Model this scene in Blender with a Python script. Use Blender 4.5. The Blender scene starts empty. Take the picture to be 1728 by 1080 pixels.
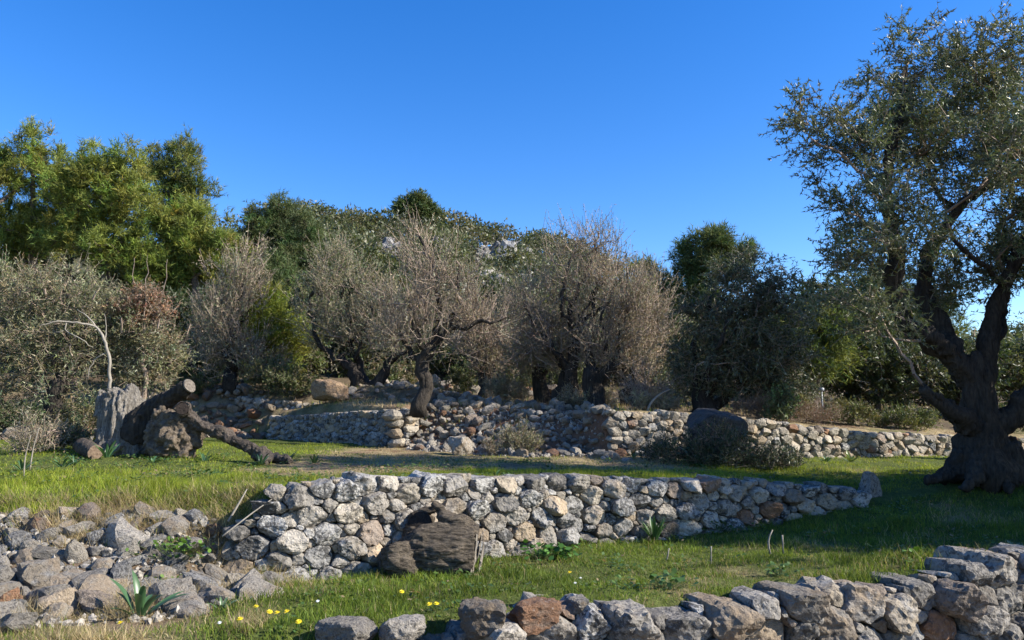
import bpy, bmesh, math
import numpy as np
from mathutils import Vector, Matrix

# ------------------------------------------------------------------ camera, sky, sun, exposure
SC = bpy.context.scene
COL = SC.collection
F_PX, CX, CY = 1305.0, 864.0, 540.0
EYE = 1.3
PITCH = math.atan(175.0 / F_PX)
cam_d = bpy.data.cameras.new('camera')
cam_d.sensor_width = 36.0
cam_d.lens = 36.0 * F_PX / 1728.0
cam_d.clip_start = 0.05
cam_d.clip_end = 3000.0
cam = bpy.data.objects.new('camera', cam_d)
COL.objects.link(cam)
cam.location = (0, 0, EYE)
cam.rotation_euler = (math.pi / 2 + PITCH, 0, 0)
SC.camera = cam

SUN_EL, SUN_BACK = math.radians(33), math.radians(10)     # sun on the right, a little behind the camera
sd = Vector((math.cos(SUN_EL) * math.cos(SUN_BACK), -math.cos(SUN_EL) * math.sin(SUN_BACK), math.sin(SUN_EL)))
W = bpy.data.worlds.new('World')
SC.world = W
W.use_nodes = True
wn = W.node_tree.nodes
wl = W.node_tree.links
bg = wn['Background']
sky = wn.new('ShaderNodeTexSky')
sky.sky_type = 'NISHITA'
sky.sun_disc = False
sky.sun_elevation = SUN_EL
sky.sun_rotation = math.atan2(sd.x, sd.y)
sky.altitude = 300
sky.air_density = 1.0
sky.dust_density = 0.25
sky.ozone_density = 2.2
hs = wn.new('ShaderNodeHueSaturation')
hs.inputs['Hue'].default_value = 0.513
hs.inputs['Saturation'].default_value = 1.40
hs.inputs['Value'].default_value = 1.06
wl.new(sky.outputs[0], hs.inputs['Color'])
wl.new(hs.outputs[0], bg.inputs[0])
bg.inputs[1].default_value = 0.11
sl = bpy.data.lights.new('sun', 'SUN')
sl.energy = 5.0
sl.angle = math.radians(0.55)
sl.color = (1.0, 0.93, 0.82)
so = bpy.data.objects.new('sun', sl)
COL.objects.link(so)
so.rotation_euler = sd.to_track_quat('Z', 'Y').to_euler()
so.location = (20, -8, 20)
SC.view_settings.view_transform = 'Standard'
SC.view_settings.look = 'None'
SC.view_settings.exposure = 1.16
SC.view_settings.gamma = 1.0
SC.view_settings.use_curve_mapping = False
SC.render.engine = 'CYCLES'
SC.cycles.max_bounces = 6
SC.cycles.diffuse_bounces = 3
SC.cycles.transmission_bounces = 4

# ------------------------------------------------------------------ helpers
def rng(s):
    return np.random.default_rng(s)

cp, sp = math.cos(PITCH), math.sin(PITCH)
def at(px, py, d):
    """the point seen at pixel (px, py) of the photograph, d metres ahead of the camera"""
    xc, yc = (px - CX) / F_PX, (CY - py) / F_PX
    t = d / (cp - yc * sp)
    return np.array([xc * t, d, EYE + (sp + yc * cp) * t])

def sstep(a, b, x):
    t = np.clip((x - a) / (b - a), 0, 1)
    return t * t * (3 - 2 * t)

def _hash(ix, iy, iz, s):
    h = (ix * 374761393 + iy * 668265263 + iz * 2147483647 + s * 1274126177) & 0xffffffff
    h = ((h ^ (h >> 13)) * 1274126177) & 0xffffffff
    h = ((h ^ (h >> 16)) * 2246822519) & 0xffffffff
    return ((h ^ (h >> 15)) & 0xffffff) / float(0xffffff)

def vnoise(p, s=0):
    p = np.asarray(p, float)
    i = np.floor(p).astype(np.int64)
    f = p - i
    f = f * f * (3 - 2 * f)
    r = 0
    for dx in (0, 1):
        wx = f[..., 0] if dx else 1 - f[..., 0]
        for dy in (0, 1):
            wy = f[..., 1] if dy else 1 - f[..., 1]
            for dz in (0, 1):
                wz = f[..., 2] if dz else 1 - f[..., 2]
                r = r + wx * wy * wz * _hash(i[..., 0] + dx, i[..., 1] + dy, i[..., 2] + dz, s)
    return r * 2 - 1

def fbm(p, s=0, o=4, g=0.5):
    r, a = 0, 1.0
    p = np.asarray(p, float)
    for k in range(o):
        r = r + a * vnoise(p, s + k * 17)
        p = p * 2.03 + 11.3
        a *= g
    return r

def n2(x, y, sc, s=0, o=3):
    x = np.asarray(x, float)
    y = np.asarray(y, float)
    return fbm(np.stack([x * sc, y * sc, np.zeros_like(x) + 0.37], -1), s, o)

def unit(v):
    return v / np.maximum(np.linalg.norm(v, axis=-1, keepdims=True), 1e-9)

def mesh(name, V, faces, mat, col=None, smooth=False):
    """faces: list of int arrays (n,3) / (n,4); col: per-vertex colours"""
    me = bpy.data.meshes.new(name)
    V = np.asarray(V, np.float32)
    me.vertices.add(len(V))
    me.vertices.foreach_set('co', V.ravel())
    faces = [np.asarray(f, np.int32) for f in faces if len(f)]
    idx = np.concatenate([f.ravel() for f in faces])
    tot = np.concatenate([np.full(len(f), f.shape[1], np.int32) for f in faces])
    start = np.concatenate([[0], np.cumsum(tot)[:-1]]).astype(np.int32)
    me.loops.add(len(idx))
    me.loops.foreach_set('vertex_index', idx)
    me.polygons.add(len(tot))
    me.polygons.foreach_set('loop_start', start)
    me.polygons.foreach_set('use_smooth', np.full(len(tot), smooth, bool))
    if col is not None:
        a = me.color_attributes.new('Col', 'FLOAT_COLOR', 'POINT')
        c = np.ones((len(V), 4), np.float32)
        c[:, :3] = col
        a.data.foreach_set('color', c.ravel())
    me.update(calc_edges=True)
    if mat:
        me.materials.append(mat)
    return me

def obj(name, me, parent=None, loc=None, rot=None, scale=None):
    o = bpy.data.objects.new(name, me)
    COL.objects.link(o)
    if loc is not None:
        o.location = [float(q) for q in loc]
    if rot is not None:
        o.rotation_euler = [float(q) for q in rot]
    if scale is not None:
        o.scale = scale if hasattr(scale, '__len__') else (scale,) * 3
    if parent is not None:
        o.parent = parent
    return o

def tag(o, label=None, cat=None, group=None, kind=None):
    if label:
        o['label'] = label
    if cat:
        o['category'] = cat
    if group:
        o['group'] = group
    if kind:
        o['kind'] = kind
    return o

def thing(name, label, cat, loc, group=None):
    return tag(obj(name, None, None, loc), label, cat, group)

_ico = {}
def ico(sub):
    if sub not in _ico:
        bm = bmesh.new()
        bmesh.ops.create_icosphere(bm, subdivisions=sub, radius=1)
        bm.verts.ensure_lookup_table()
        V = np.array([v.co[:] for v in bm.verts])
        Fc = np.array([[v.index for v in f.verts] for f in bm.faces])
        bm.free()
        _ico[sub] = (unit(V), Fc)
    return _ico[sub]

# ------------------------------------------------------------------ materials
def newmat(name):
    m = bpy.data.materials.new(name)
    m.use_nodes = True
    nt = m.node_tree
    for n in list(nt.nodes):
        nt.nodes.remove(n)
    out = nt.nodes.new('ShaderNodeOutputMaterial')
    return m, nt, out

def N(nt, t, **kw):
    n = nt.nodes.new(t)
    for k, v in kw.items():
        if k in n.inputs:
            n.inputs[k].default_value = v
        else:
            setattr(n, k, v)
    return n

def ramp(nt, src, p0, p1, c0=(0, 0, 0, 1), c1=(1, 1, 1, 1)):
    r = N(nt, 'ShaderNodeValToRGB')
    r.color_ramp.elements[0].position = p0
    r.color_ramp.elements[1].position = p1
    r.color_ramp.elements[0].color = c0
    r.color_ramp.elements[1].color = c1
    nt.links.new(src, r.inputs[0])
    return r.outputs[0]

def mixc(nt, fac, a, b, mode='MIX'):
    m = N(nt, 'ShaderNodeMix', data_type='RGBA', blend_type=mode)
    for sock, v in ((m.inputs[0], fac), (m.inputs[6], a), (m.inputs[7], b)):
        if hasattr(v, 'is_linked'):
            nt.links.new(v, sock)
        elif not hasattr(v, '__len__'):
            sock.default_value = v
        else:
            sock.default_value = (*v, 1) if len(v) == 3 else v
    return m.outputs[2]

def math_(nt, op, a, b=None):
    m = N(nt, 'ShaderNodeMath', operation=op)
    for i, v in enumerate((a, b)):
        if v is None:
            continue
        if hasattr(v, 'is_linked'):
            nt.links.new(v, m.inputs[i])
        else:
            m.inputs[i].default_value = v
    return m.outputs[0]

def noise(nt, vec, scale, detail=6, rough=0.6):
    n = N(nt, 'ShaderNodeTexNoise')
    n.inputs['Scale'].default_value = scale
    n.inputs['Detail'].default_value = detail
    n.inputs['Roughness'].default_value = rough
    nt.links.new(vec, n.inputs['Vector'])
    return n.outputs['Fac']

def stone_mat(name, grey, warm, dark, lich=0.5, warm_amt=0.5, sc=1.0, pale=0.45):
    m, nt, out = newmat(name)
    tc = N(nt, 'ShaderNodeTexCoord')
    oi = N(nt, 'ShaderNodeObjectInfo')
    off = N(nt, 'ShaderNodeVectorMath', operation='MULTIPLY_ADD')
    cmb = N(nt, 'ShaderNodeCombineXYZ')
    for i in range(3):
        nt.links.new(math_(nt, 'MULTIPLY', oi.outputs['Random'], 37.0 + 11 * i), cmb.inputs[i])
    off.inputs[1].default_value = (sc, sc, sc)
    nt.links.new(tc.outputs['Object'], off.inputs[0])
    nt.links.new(cmb.outputs[0], off.inputs[2])
    v = off.outputs[0]
    rnd = oi.outputs['Random']
    r2 = math_(nt, 'FRACT', math_(nt, 'MULTIPLY', rnd, 7.31))
    r3 = math_(nt, 'FRACT', math_(nt, 'MULTIPLY', rnd, 23.7))
    # warm stain patches
    wn_ = noise(nt, v, 4.0, 4)
    wf = ramp(nt, math_(nt, 'ADD', wn_, math_(nt, 'MULTIPLY', math_(nt, 'SUBTRACT', r2, 0.5), 0.55)), 0.62 - 0.25 * warm_amt, 0.80 - 0.2 * warm_amt)
    c = mixc(nt, wf, grey, warm)
    # overall brightness of this stone
    c = mixc(nt, 1.0, c, ramp(nt, r3, 0, 1, (0.62, 0.61, 0.60, 1), (1.12, 1.1, 1.07, 1)), 'MULTIPLY')
    # fine mottling
    c = mixc(nt, 1.0, c, ramp(nt, noise(nt, v, 26, 5, 0.7), 0.3, 0.7, (0.62, 0.61, 0.6, 1), (1.2, 1.2, 1.2, 1)), 'MULTIPLY')
    # dark lichen blotches
    ln = math_(nt, 'ADD', math_(nt, 'MULTIPLY', noise(nt, v, 32, 6, 0.75), .55), math_(nt, 'MULTIPLY', noise(nt, v, 9, 5, 0.65), .45))
    lf = ramp(nt, math_(nt, 'ADD', ln, math_(nt, 'MULTIPLY', math_(nt, 'SUBTRACT', r2, 0.5), -0.07)), 0.575 - 0.10 * lich, 0.615 - 0.09 * lich)
    c = mixc(nt, math_(nt, 'MULTIPLY', lf, 0.85), c, dark)
    # pale lichen
    pf = ramp(nt, noise(nt, v, 8, 6, 0.7), 0.62, 0.68)
    c = mixc(nt, math_(nt, 'MULTIPLY', pf, pale), c, (0.43, 0.425, 0.40))
    b = N(nt, 'ShaderNodeBsdfPrincipled')
    b.inputs['Roughness'].default_value = 0.9
    b.inputs['Specular IOR Level'].default_value = 0.25
    nt.links.new(c, b.inputs['Base Color'])
    vo = N(nt, 'ShaderNodeTexVoronoi', feature='F1')
    vo.inputs['Scale'].default_value = 30
    nt.links.new(v, vo.inputs['Vector'])
    hgt = math_(nt, 'ADD', noise(nt, v, 9, 10, 0.68), math_(nt, 'MULTIPLY', ramp(nt, vo.outputs['Distance'], 0.0, 0.35), 0.16))
    bp = N(nt, 'ShaderNodeBump')
    bp.inputs['Strength'].default_value = 0.9
    bp.inputs['Distance'].default_value = 0.07 / sc
    nt.links.new(hgt, bp.inputs['Height'])
    nt.links.new(bp.outputs[0], b.inputs['Normal'])
    nt.links.new(b.outputs[0], out.inputs[0])
    return m

def leaf_mat(name, trans=0.3, back=None, rough=0.45, spec=0.35):
    m, nt, out = newmat(name)
    a = N(nt, 'ShaderNodeVertexColor', layer_name='Col')
    c = a.outputs[0]
    if back:
        g = N(nt, 'ShaderNodeNewGeometry')
        c = mixc(nt, math_(nt, 'MULTIPLY', g.outputs['Backfacing'], back[3]), c, back[:3])
    b = N(nt, 'ShaderNodeBsdfPrincipled')
    b.inputs['Roughness'].default_value = rough
    b.inputs['Specular IOR Level'].default_value = spec
    nt.links.new(c, b.inputs['Base Color'])
    t = N(nt, 'ShaderNodeBsdfTranslucent')
    nt.links.new(mixc(nt, 1.0, c, (1.25, 1.2, 0.7), 'MULTIPLY'), t.inputs[0])
    mx = N(nt, 'ShaderNodeMixShader')
    mx.inputs[0].default_value = trans
    nt.links.new(b.outputs[0], mx.inputs[1])
    nt.links.new(t.outputs[0], mx.inputs[2])
    nt.links.new(mx.outputs[0], out.inputs[0])
    return m

def wood_mat(name, c0, c1, scale=1.0, stretch=(6, 6, 1.2), bump=0.03, spot=None):
    m, nt, out = newmat(name)
    tc = N(nt, 'ShaderNodeTexCoord')
    mp = N(nt, 'ShaderNodeMapping')
    mp.inputs['Scale'].default_value = stretch
    nt.links.new(tc.outputs['Object'], mp.inputs[0])
    n1 = noise(nt, mp.outputs[0], 4 * scale, 8, 0.65)
    n3 = noise(nt, tc.outputs['Object'], 2.2 * scale, 4)
    c = mixc(nt, ramp(nt, n1, 0.32, 0.68), c0, c1)
    c = mixc(nt, 1.0, c, ramp(nt, n3, 0.3, 0.7, (0.65, 0.65, 0.65, 1), (1.2, 1.18, 1.15, 1)), 'MULTIPLY')
    if spot:
        c = mixc(nt, ramp(nt, noise(nt, tc.outputs['Object'], 9, 6, 0.7), 0.58, 0.66), c, spot)
    b = N(nt, 'ShaderNodeBsdfPrincipled')
    b.inputs['Roughness'].default_value = 0.9
    b.inputs['Specular IOR Level'].default_value = 0.2
    nt.links.new(c, b.inputs['Base Color'])
    bp = N(nt, 'ShaderNodeBump')
    bp.inputs['Strength'].default_value = 1.0
    bp.inputs['Distance'].default_value = bump
    nt.links.new(math_(nt, 'ADD', n1, math_(nt, 'MULTIPLY', noise(nt, tc.outputs['Object'], 30, 6), 0.35)), bp.inputs['Height'])
    nt.links.new(bp.outputs[0], b.inputs['Normal'])
    nt.links.new(b.outputs[0], out.inputs[0])
    return m

def ground_mat():
    m, nt, out = newmat('soil_and_turf')
    a = N(nt, 'ShaderNodeVertexColor', layer_name='Col')
    tc = N(nt, 'ShaderNodeTexCoord')
    n1 = noise(nt, tc.outputs['Object'], 9, 8, 0.7)
    n2_ = noise(nt, tc.outputs['Object'], 55, 5, 0.7)
    c = mixc(nt, 1.0, a.outputs[0], ramp(nt, n1, 0.3, 0.7, (0.6, 0.6, 0.6, 1), (1.3, 1.3, 1.3, 1)), 'MULTIPLY')
    c = mixc(nt, 1.0, c, ramp(nt, n2_, 0.3, 0.7, (0.55, 0.55, 0.55, 1), (1.35, 1.35, 1.35, 1)), 'MULTIPLY')
    b = N(nt, 'ShaderNodeBsdfPrincipled')
    b.inputs['Roughness'].default_value = 0.95
    b.inputs['Specular IOR Level'].default_value = 0.1
    nt.links.new(c, b.inputs['Base Color'])
    bp = N(nt, 'ShaderNodeBump')
    bp.inputs['Strength'].default_value = 0.9
    bp.inputs['Distance'].default_value = 0.04
    nt.links.new(math_(nt, 'ADD', n1, math_(nt, 'MULTIPLY', n2_, 0.5)), bp.inputs['Height'])
    nt.links.new(bp.outputs[0], b.inputs['Normal'])
    nt.links.new(b.outputs[0], out.inputs[0])
    return m

M_GROUND = ground_mat()
M_GREY = stone_mat('limestone_grey', (0.37, 0.365, 0.35), (0.33, 0.285, 0.22), (0.035, 0.034, 0.032), 0.75, 0.3)
M_NEAR = stone_mat('limestone_weathered', (0.265, 0.25, 0.225), (0.27, 0.215, 0.155), (0.05, 0.048, 0.045), 0.5, 0.3)
M_RED = stone_mat('limestone_ochre', (0.27, 0.225, 0.185), (0.29, 0.165, 0.10), (0.06, 0.05, 0.042), 0.4, 0.6)
M_BUFF = stone_mat('limestone_buff', (0.40, 0.365, 0.305), (0.39, 0.315, 0.225), (0.08, 0.07, 0.058), 0.3, 0.45)
M_RUB = stone_mat('limestone_rubble', (0.37, 0.345, 0.305), (0.36, 0.295, 0.22), (0.06, 0.055, 0.05), 0.4, 0.4)
M_CLIFF = stone_mat('limestone_crag', (0.31, 0.305, 0.295), (0.30, 0.28, 0.25), (0.06, 0.058, 0.055), 0.6, 0.2, 0.12)
M_OLIVE = leaf_mat('olive_leaf', 0.22, (0.19, 0.205, 0.135, 0.5))
M_OLIVE_D = leaf_mat('dry_olive_leaf', 0.25, (0.27, 0.24, 0.19, 0.6), 0.6, 0.2)
M_PINE = leaf_mat('pine_needle', 0.25, None, 0.6, 0.2)
M_LEAF = leaf_mat('shrub_leaf', 0.3, None, 0.45, 0.35)
M_GRASS = leaf_mat('grass_blade', 0.42, None, 0.55, 0.2)
M_SQUILL = leaf_mat('squill_leaf', 0.2, None, 0.38, 0.45)
M_BARK = wood_mat('olive_bark', (0.020, 0.017, 0.014), (0.072, 0.061, 0.05), 1.0, (7, 7, 1.4), 0.04)
M_BARK_G = wood_mat('grey_olive_bark', (0.06, 0.052, 0.045), (0.20, 0.18, 0.155), 1.0, (7, 7, 1.4), 0.03)
M_TWIG = wood_mat('twig_bark', (0.19, 0.145, 0.115), (0.36, 0.285, 0.23), 1.0, (5, 5, 2), 0.01)
M_DEAD = wood_mat('weathered_dead_wood', (0.10, 0.088, 0.075), (0.40, 0.37, 0.325), 2.4, (7, 7, 0.9), 0.06, (0.07, 0.06, 0.05))
M_LOG = wood_mat('old_log_bark', (0.035, 0.029, 0.024), (0.115, 0.095, 0.078), 1.5, (3, 3, 3), 0.05)
M_STUMP = wood_mat('grey_brown_stump_wood', (0.022, 0.018, 0.014), (0.20, 0.165, 0.125), 2.6, (1.0, 5, 5), 0.06)
M_CUT = wood_mat('sawn_wood', (0.07, 0.058, 0.047), (0.21, 0.185, 0.155), 2.0, (4, 4, 4), 0.01)
M_PBARK = wood_mat('pine_bark', (0.07, 0.055, 0.045), (0.18, 0.14, 0.11), 1.0, (5, 5, 2), 0.03)

# ------------------------------------------------------------------ the lie of the land: terraces and hill
def rbf(pts):
    P = np.array([at(*p) for p in pts])
    X = P[:, :2]
    n = len(X)
    D = np.linalg.norm(X[:, None] - X[None], axis=-1)
    A = np.zeros((n + 3, n + 3))
    A[:n, :n] = D - 0.25 * np.eye(n)
    A[:n, n] = 1
    A[:n, n + 1:] = X
    A[n:, :n] = A[:n, n:].T
    w = np.linalg.solve(A, np.concatenate([P[:, 2], [0, 0, 0]]))
    def f(x, y):
        r = w[n] + w[n + 1] * x + w[n + 2] * y
        for i in range(n):
            r = r + w[i] * np.hypot(x - X[i, 0], y - X[i, 1])
        return r
    return f

ZA = rbf([(560, 1088, 4.4), (1000, 1035, 5.0), (1400, 1012, 5.5), (1728, 962, 6.3), (450, 985, 6.28), (580, 975, 6.53),
          (820, 945, 7.38), (1000, 922, 8.2), (1200, 903, 8.68), (1300, 888, 9.05), (1440, 855, 9.3), (1660, 806, 10.0),
          (1728, 835, 9.5), (1728, 893, 8.2), (300, 1040, 5.2), (100, 1062, 4.9), (0, 1050, 5.1), (-300, 1040, 5.2)])
ZB = rbf([(470, 815, 7.2), (300, 813, 7.9), (120, 815, 8.0), (800, 807, 8.0), (1100, 810, 8.9), (1300, 814, 9.7), (1440, 832, 9.9), (1660, 806, 10.0),
          (680, 757, 16), (450, 742, 19), (860, 768, 14.5), (1040, 772, 13.2), (1250, 774, 13.7), (1600, 770, 15),
          (200, 765, 11), (490, 778, 11), (100, 790, 9.5), (0, 800, 9), (60, 742, 13), (-300, 780, 10), (1728, 802, 11), (1728, 772, 15)])
ZC = rbf([(680, 690, 16.3), (470, 700, 19.3), (860, 695, 15.3), (1030, 692, 13.5), (1190, 698, 14), (1400, 722, 15), (1600, 735, 15.5),
          (715, 692, 15.8), (600, 668, 19), (820, 672, 20), (915, 690, 17), (390, 655, 22), (100, 690, 19), (0, 690, 20),
          (1500, 700, 20), (1728, 722, 20), (1728, 690, 26), (1100, 660, 24), (200, 655, 24), (1900, 700, 22), (-200, 690, 20)])
# lines of the three walls, y as a function of x: (x, y, offset of the step behind the line, width of the step)
LN = np.array([(-9, 2.6, .3, 1.6), (-3, 3.5, .3, 1.2), (-1.3, 4.22, .3, .6), (-1.02, 4.4, .3, .25), (.52, 4.95, .3, .25), (2.26, 5.45, .3, .25), (4.17, 6.2, .3, .25), (9, 8.0, .3, .3), (40, 18, .3, 2)])
LM = np.array([(-12, 6.6, .05, 2.3), (-4.5, 6.4, .05, 2.2), (-2.9, 6.4, .05, 1.9), (-2.35, 6.3, .3, .9), (-1.99, 6.3, .33, .25), (-1.42, 6.5, .33, .22), (-.25, 7.36, .33, .22), (.85, 8.18, .33, .22),
               (2.23, 8.66, .33, .22), (3.02, 9.02, .33, .22), (4.1, 9.3, .33, .3), (4.8, 9.5, .5, 1.2), (30, 12, .5, 3)])
LK = np.array([(-40, 21, .6, 3), (-12, 20.5, .6, 2.5), (-7, 19.6, .6, 1.5), (-6.1, 19.1, .4, .3), (-2.3, 16.05, .42, .3), (-2.1, 15.7, 1.0, 2.4), (1.3, 13.35, .8, 2.0), (1.7, 13.2, .32, .25), (4, 13.7, .32, .25),
               (8.5, 15, .32, .25), (14, 16.6, .32, .3), (40, 24, .4, 3)])
LU = np.array([(-7.3, 20.4), (-2.6, 18.3)])           # short upper wall on the left
SKY_L = np.array([(-900, 520), (0, 480), (300, 440), (450, 392), (560, 377), (700, 376), (770, 379), (900, 406), (950, 428), (1050, 478), (1130, 515), (1300, 550), (1600, 592), (1728, 586), (2600, 560)])

def height(x, y, fine=True):
    x = np.asarray(x, float)
    y = np.asarray(y, float)
    xc = np.clip(x, -14, 16)
    yc = np.clip(y, 2, 24)
    def st(L):
        return sstep(-0.5, 0.5, (y - np.interp(x, L[:, 0], L[:, 1]) - np.interp(x, L[:, 0], L[:, 2])) / np.interp(x, L[:, 0], L[:, 3]))
    wN, wM, wK = st(LN), st(LM), st(LK)
    a, b, c = ZA(xc, yc), ZB(xc, yc), ZC(xc, yc)
    z = -0.75 * (1 - wN) + wN * a
    z = z * (1 - wM) + wM * b
    z = z * (1 - wK) + wK * c
    u = (y - np.interp(x, LU[:, 0], LU[:, 1]) - 0.3)
    z = z + 0.26 * sstep(-0.12, 0.12, u) * sstep(-9.5, -7.5, x) * sstep(-.6, -2.6, x) * (1 - sstep(19, 25, y))
    r = np.hypot(x, np.maximum(y, 0.1))
    az = CX + F_PX * x / np.maximum(y, 0.3 * np.abs(x) + 0.1)
    top = EYE + (715 - np.interp(az, SKY_L[:, 0], SKY_L[:, 1])) / F_PX * 112
    s = np.clip((r - 24) / 88, 0, 1) ** 1.25 * sstep(0, 30, y)
    z = z + (top - z) * s
    z = z + 2.2 * n2(x, y, 0.06, 3) * sstep(40, 90, r) * (1 - sstep(112, 200, r))
    z = z - 8 * sstep(118, 300, r) * sstep(0, 30, y)
    if fine:
        z = z + 0.028 * n2(x, y, 1.4, 5) + 0.012 * n2(x, y, 6, 9, 2)
    return z

def H1(x, y):
    return float(height(np.array([x]), np.array([y]))[0])

def axis(lo, f0, f1, hi, st):
    c = np.arange(f0, f1 + 1e-6, st)
    def ext(a, b, s):
        o, v = [], a
        while abs(v - a) < abs(b - a):
            s *= 1.16
            v = v + s * np.sign(b - a)
            o.append(v)
        return np.array(o)
    return np.concatenate([ext(f0, lo, st)[::-1], c, ext(f1, hi, st)])

# how green / how strawy / how bare each spot of ground is (used by turf colour and by the grass)
def zones(x, y):
    M = np.interp(x, LM[:, 0], LM[:, 1])
    K = np.interp(x, LK[:, 0], LK[:, 1])
    Nn = np.interp(x, LN[:, 0], LN[:, 1])
    n = n2(x, y, 0.8, 21)
    nb = n2(x, y, 2.6, 33)
    inA = (y > Nn) & (y < M + .4)
    inB = (y >= M + .4) & (y < K + .3)
    inC = y >= K + .3
    green = np.zeros_like(x)
    dens = np.zeros_like(x)
    # lower terrace
    ga = 0.85 + 0.3 * n + 0.25 * nb - 0.5 * sstep(-1.2, -2.4, x) - .25 * sstep(.5, -.1, y - Nn)
    da = 0.85 + 0.45 * nb + .2 * n - 0.35 * sstep(-1.2, -2.4, x)
    green = np.where(inA, ga, green)
    dens = np.where(inA, da, dens)
    # middle terrace: lush edge above the wall, straw-coloured path behind it
    straw = sstep(1.6, 3.0, y - M + 0.5 * n) * sstep(-3.6, -2.6, x + 0.3 * n) * sstep(3.4, 2.4, x)
    gb = 0.95 + 0.4 * n + .2 * nb - 0.8 * straw
    db = 0.95 + 0.5 * nb + .25 * n - 0.5 * straw
    green = np.where(inB, gb, green)
    dens = np.where(inB, db, dens)
    gc = 0.28 + 0.4 * n
    green = np.where(inC, gc, green)
    dens = np.where(inC, 0.35 + 0.5 * nb, dens)
    # rubble ground bottom left
    rub = sstep(-1.7, -2.3, x) * sstep(6.95, 6.6, y + .2 * nb) * sstep(4.6, 5.1, y + 0.5 * nb + 0.25 * (x + 2))
    dens = dens * (1 - 0.93 * rub)
    green = np.where(rub > 0.5, green * 0.3, green)
    return np.clip(green, 0, 1), np.clip(dens, 0, 1.3)

gx = axis(-420, -6.5, 9.0, 420, 0.1)
gy = axis(-60, 3.4, 18.5, 480, 0.1)
GX, GY = np.meshgrid(gx, gy)
GZ = height(GX.ravel(), GY.ravel()).reshape(GX.shape)
GV = np.stack([GX, GY, GZ], -1).reshape(-1, 3)
ii = np.arange(GX.size).reshape(GX.shape)
GF = np.stack([ii[:-1, :-1], ii[:-1, 1:], ii[1:, 1:], ii[1:, :-1]], -1).reshape(-1, 4)
gr, de = zones(GV[:, 0], GV[:, 1])
soil = np.array([0.16, 0.118, 0.08])
strawc = np.array([0.30, 0.235, 0.13])
turf = np.array([0.085, 0.105, 0.028])
t1 = sstep(0.15, 0.8, gr)[:, None]
gc_ = strawc * (1 - t1) + turf * t1
t2 = sstep(0.0, 0.55, de)[:, None]
gc_ = soil * (1 - t2) + gc_ * t2
redn = sstep(0.0, 0.6, n2(GV[:, 0], GV[:, 1], 0.5, 77))[:, None] * (GV[:, 1:2] > 13) * (1 - t2)
gc_ = gc_ * (1 - 0.6 * redn) + np.array([0.20, 0.105, 0.06]) * 0.6 * redn
slope = (sstep(-.2, .1, GV[:, 1] - np.interp(GV[:, 0], LK[:, 0], LK[:, 1])) * sstep(2.8, 1.8, GV[:, 1] - np.interp(GV[:, 0], LK[:, 0], LK[:, 1])) * sstep(-2.4, -2.0, GV[:, 0]) * sstep(2.0, 1.6, GV[:, 0]))[:, None]
gc_ = gc_ * (1 - slope) + np.array([0.19, 0.105, 0.065]) * slope
lit_ = (sstep(1.2, 2.6, GV[:, 1] - np.interp(GV[:, 0], LK[:, 0], LK[:, 1])) * .8)[:, None]       # leaf litter under the trees
gc_ = gc_ * (1 - lit_) + np.array([0.085, 0.062, 0.042]) * lit_
far = sstep(40, 70, GV[:, 1:2])
gc_ = gc_ * (1 - far) + np.array([0.10, 0.095, 0.06]) * far
ground = obj('ground', mesh('ground', GV, [GF], M_GROUND, gc_, True))
tag(ground, 'terraced hillside ground of soil, turf and dry grass rising to a hill', 'ground', kind='structure')

# ------------------------------------------------------------------ stones
def stone_shape(planes, dist, p, amp, seed, sub, size):
    U, Fc = ico(sub)
    q = np.maximum(U @ planes.T, 0) / dist
    r = np.power(np.sum(np.power(q, p), axis=1), -1.0 / p)
    V = U * r[:, None]
    d = fbm(V / size * 1.5 + seed * 3.17, seed & 1023, 3, 0.55)
    d2 = 1 - 2 * np.abs(vnoise(V / size * 3.0 + seed * 1.7, (seed + 91) & 1023))
    d3 = vnoise(V / size * 6.0 + seed * 1.3, (seed + 57) & 1023)
    V = V * (1 + amp * d + amp * 0.45 * d2 + amp * .4 * d3)[:, None]
    return V, Fc

def rock_mesh(seed, mat, sub=3, flat=0.75, amp=0.10, nplanes=11, p=40):
    """a loose broken stone about one unit across"""
    g = rng(seed)
    pl = unit(g.normal(size=(nplanes, 3)))
    di = g.uniform(0.34, 0.52, nplanes)
    ax = np.vstack([np.eye(3), -np.eye(3)])
    da = np.array([.52, .40, .5 * flat] * 2) * g.uniform(.85, 1.1, 6)
    V, Fc = stone_shape(np.vstack([pl, ax]), np.concatenate([di, da]), p, amp, seed, sub, 0.5)
    return mesh('rock', V, [Fc], mat, None, False)

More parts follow.
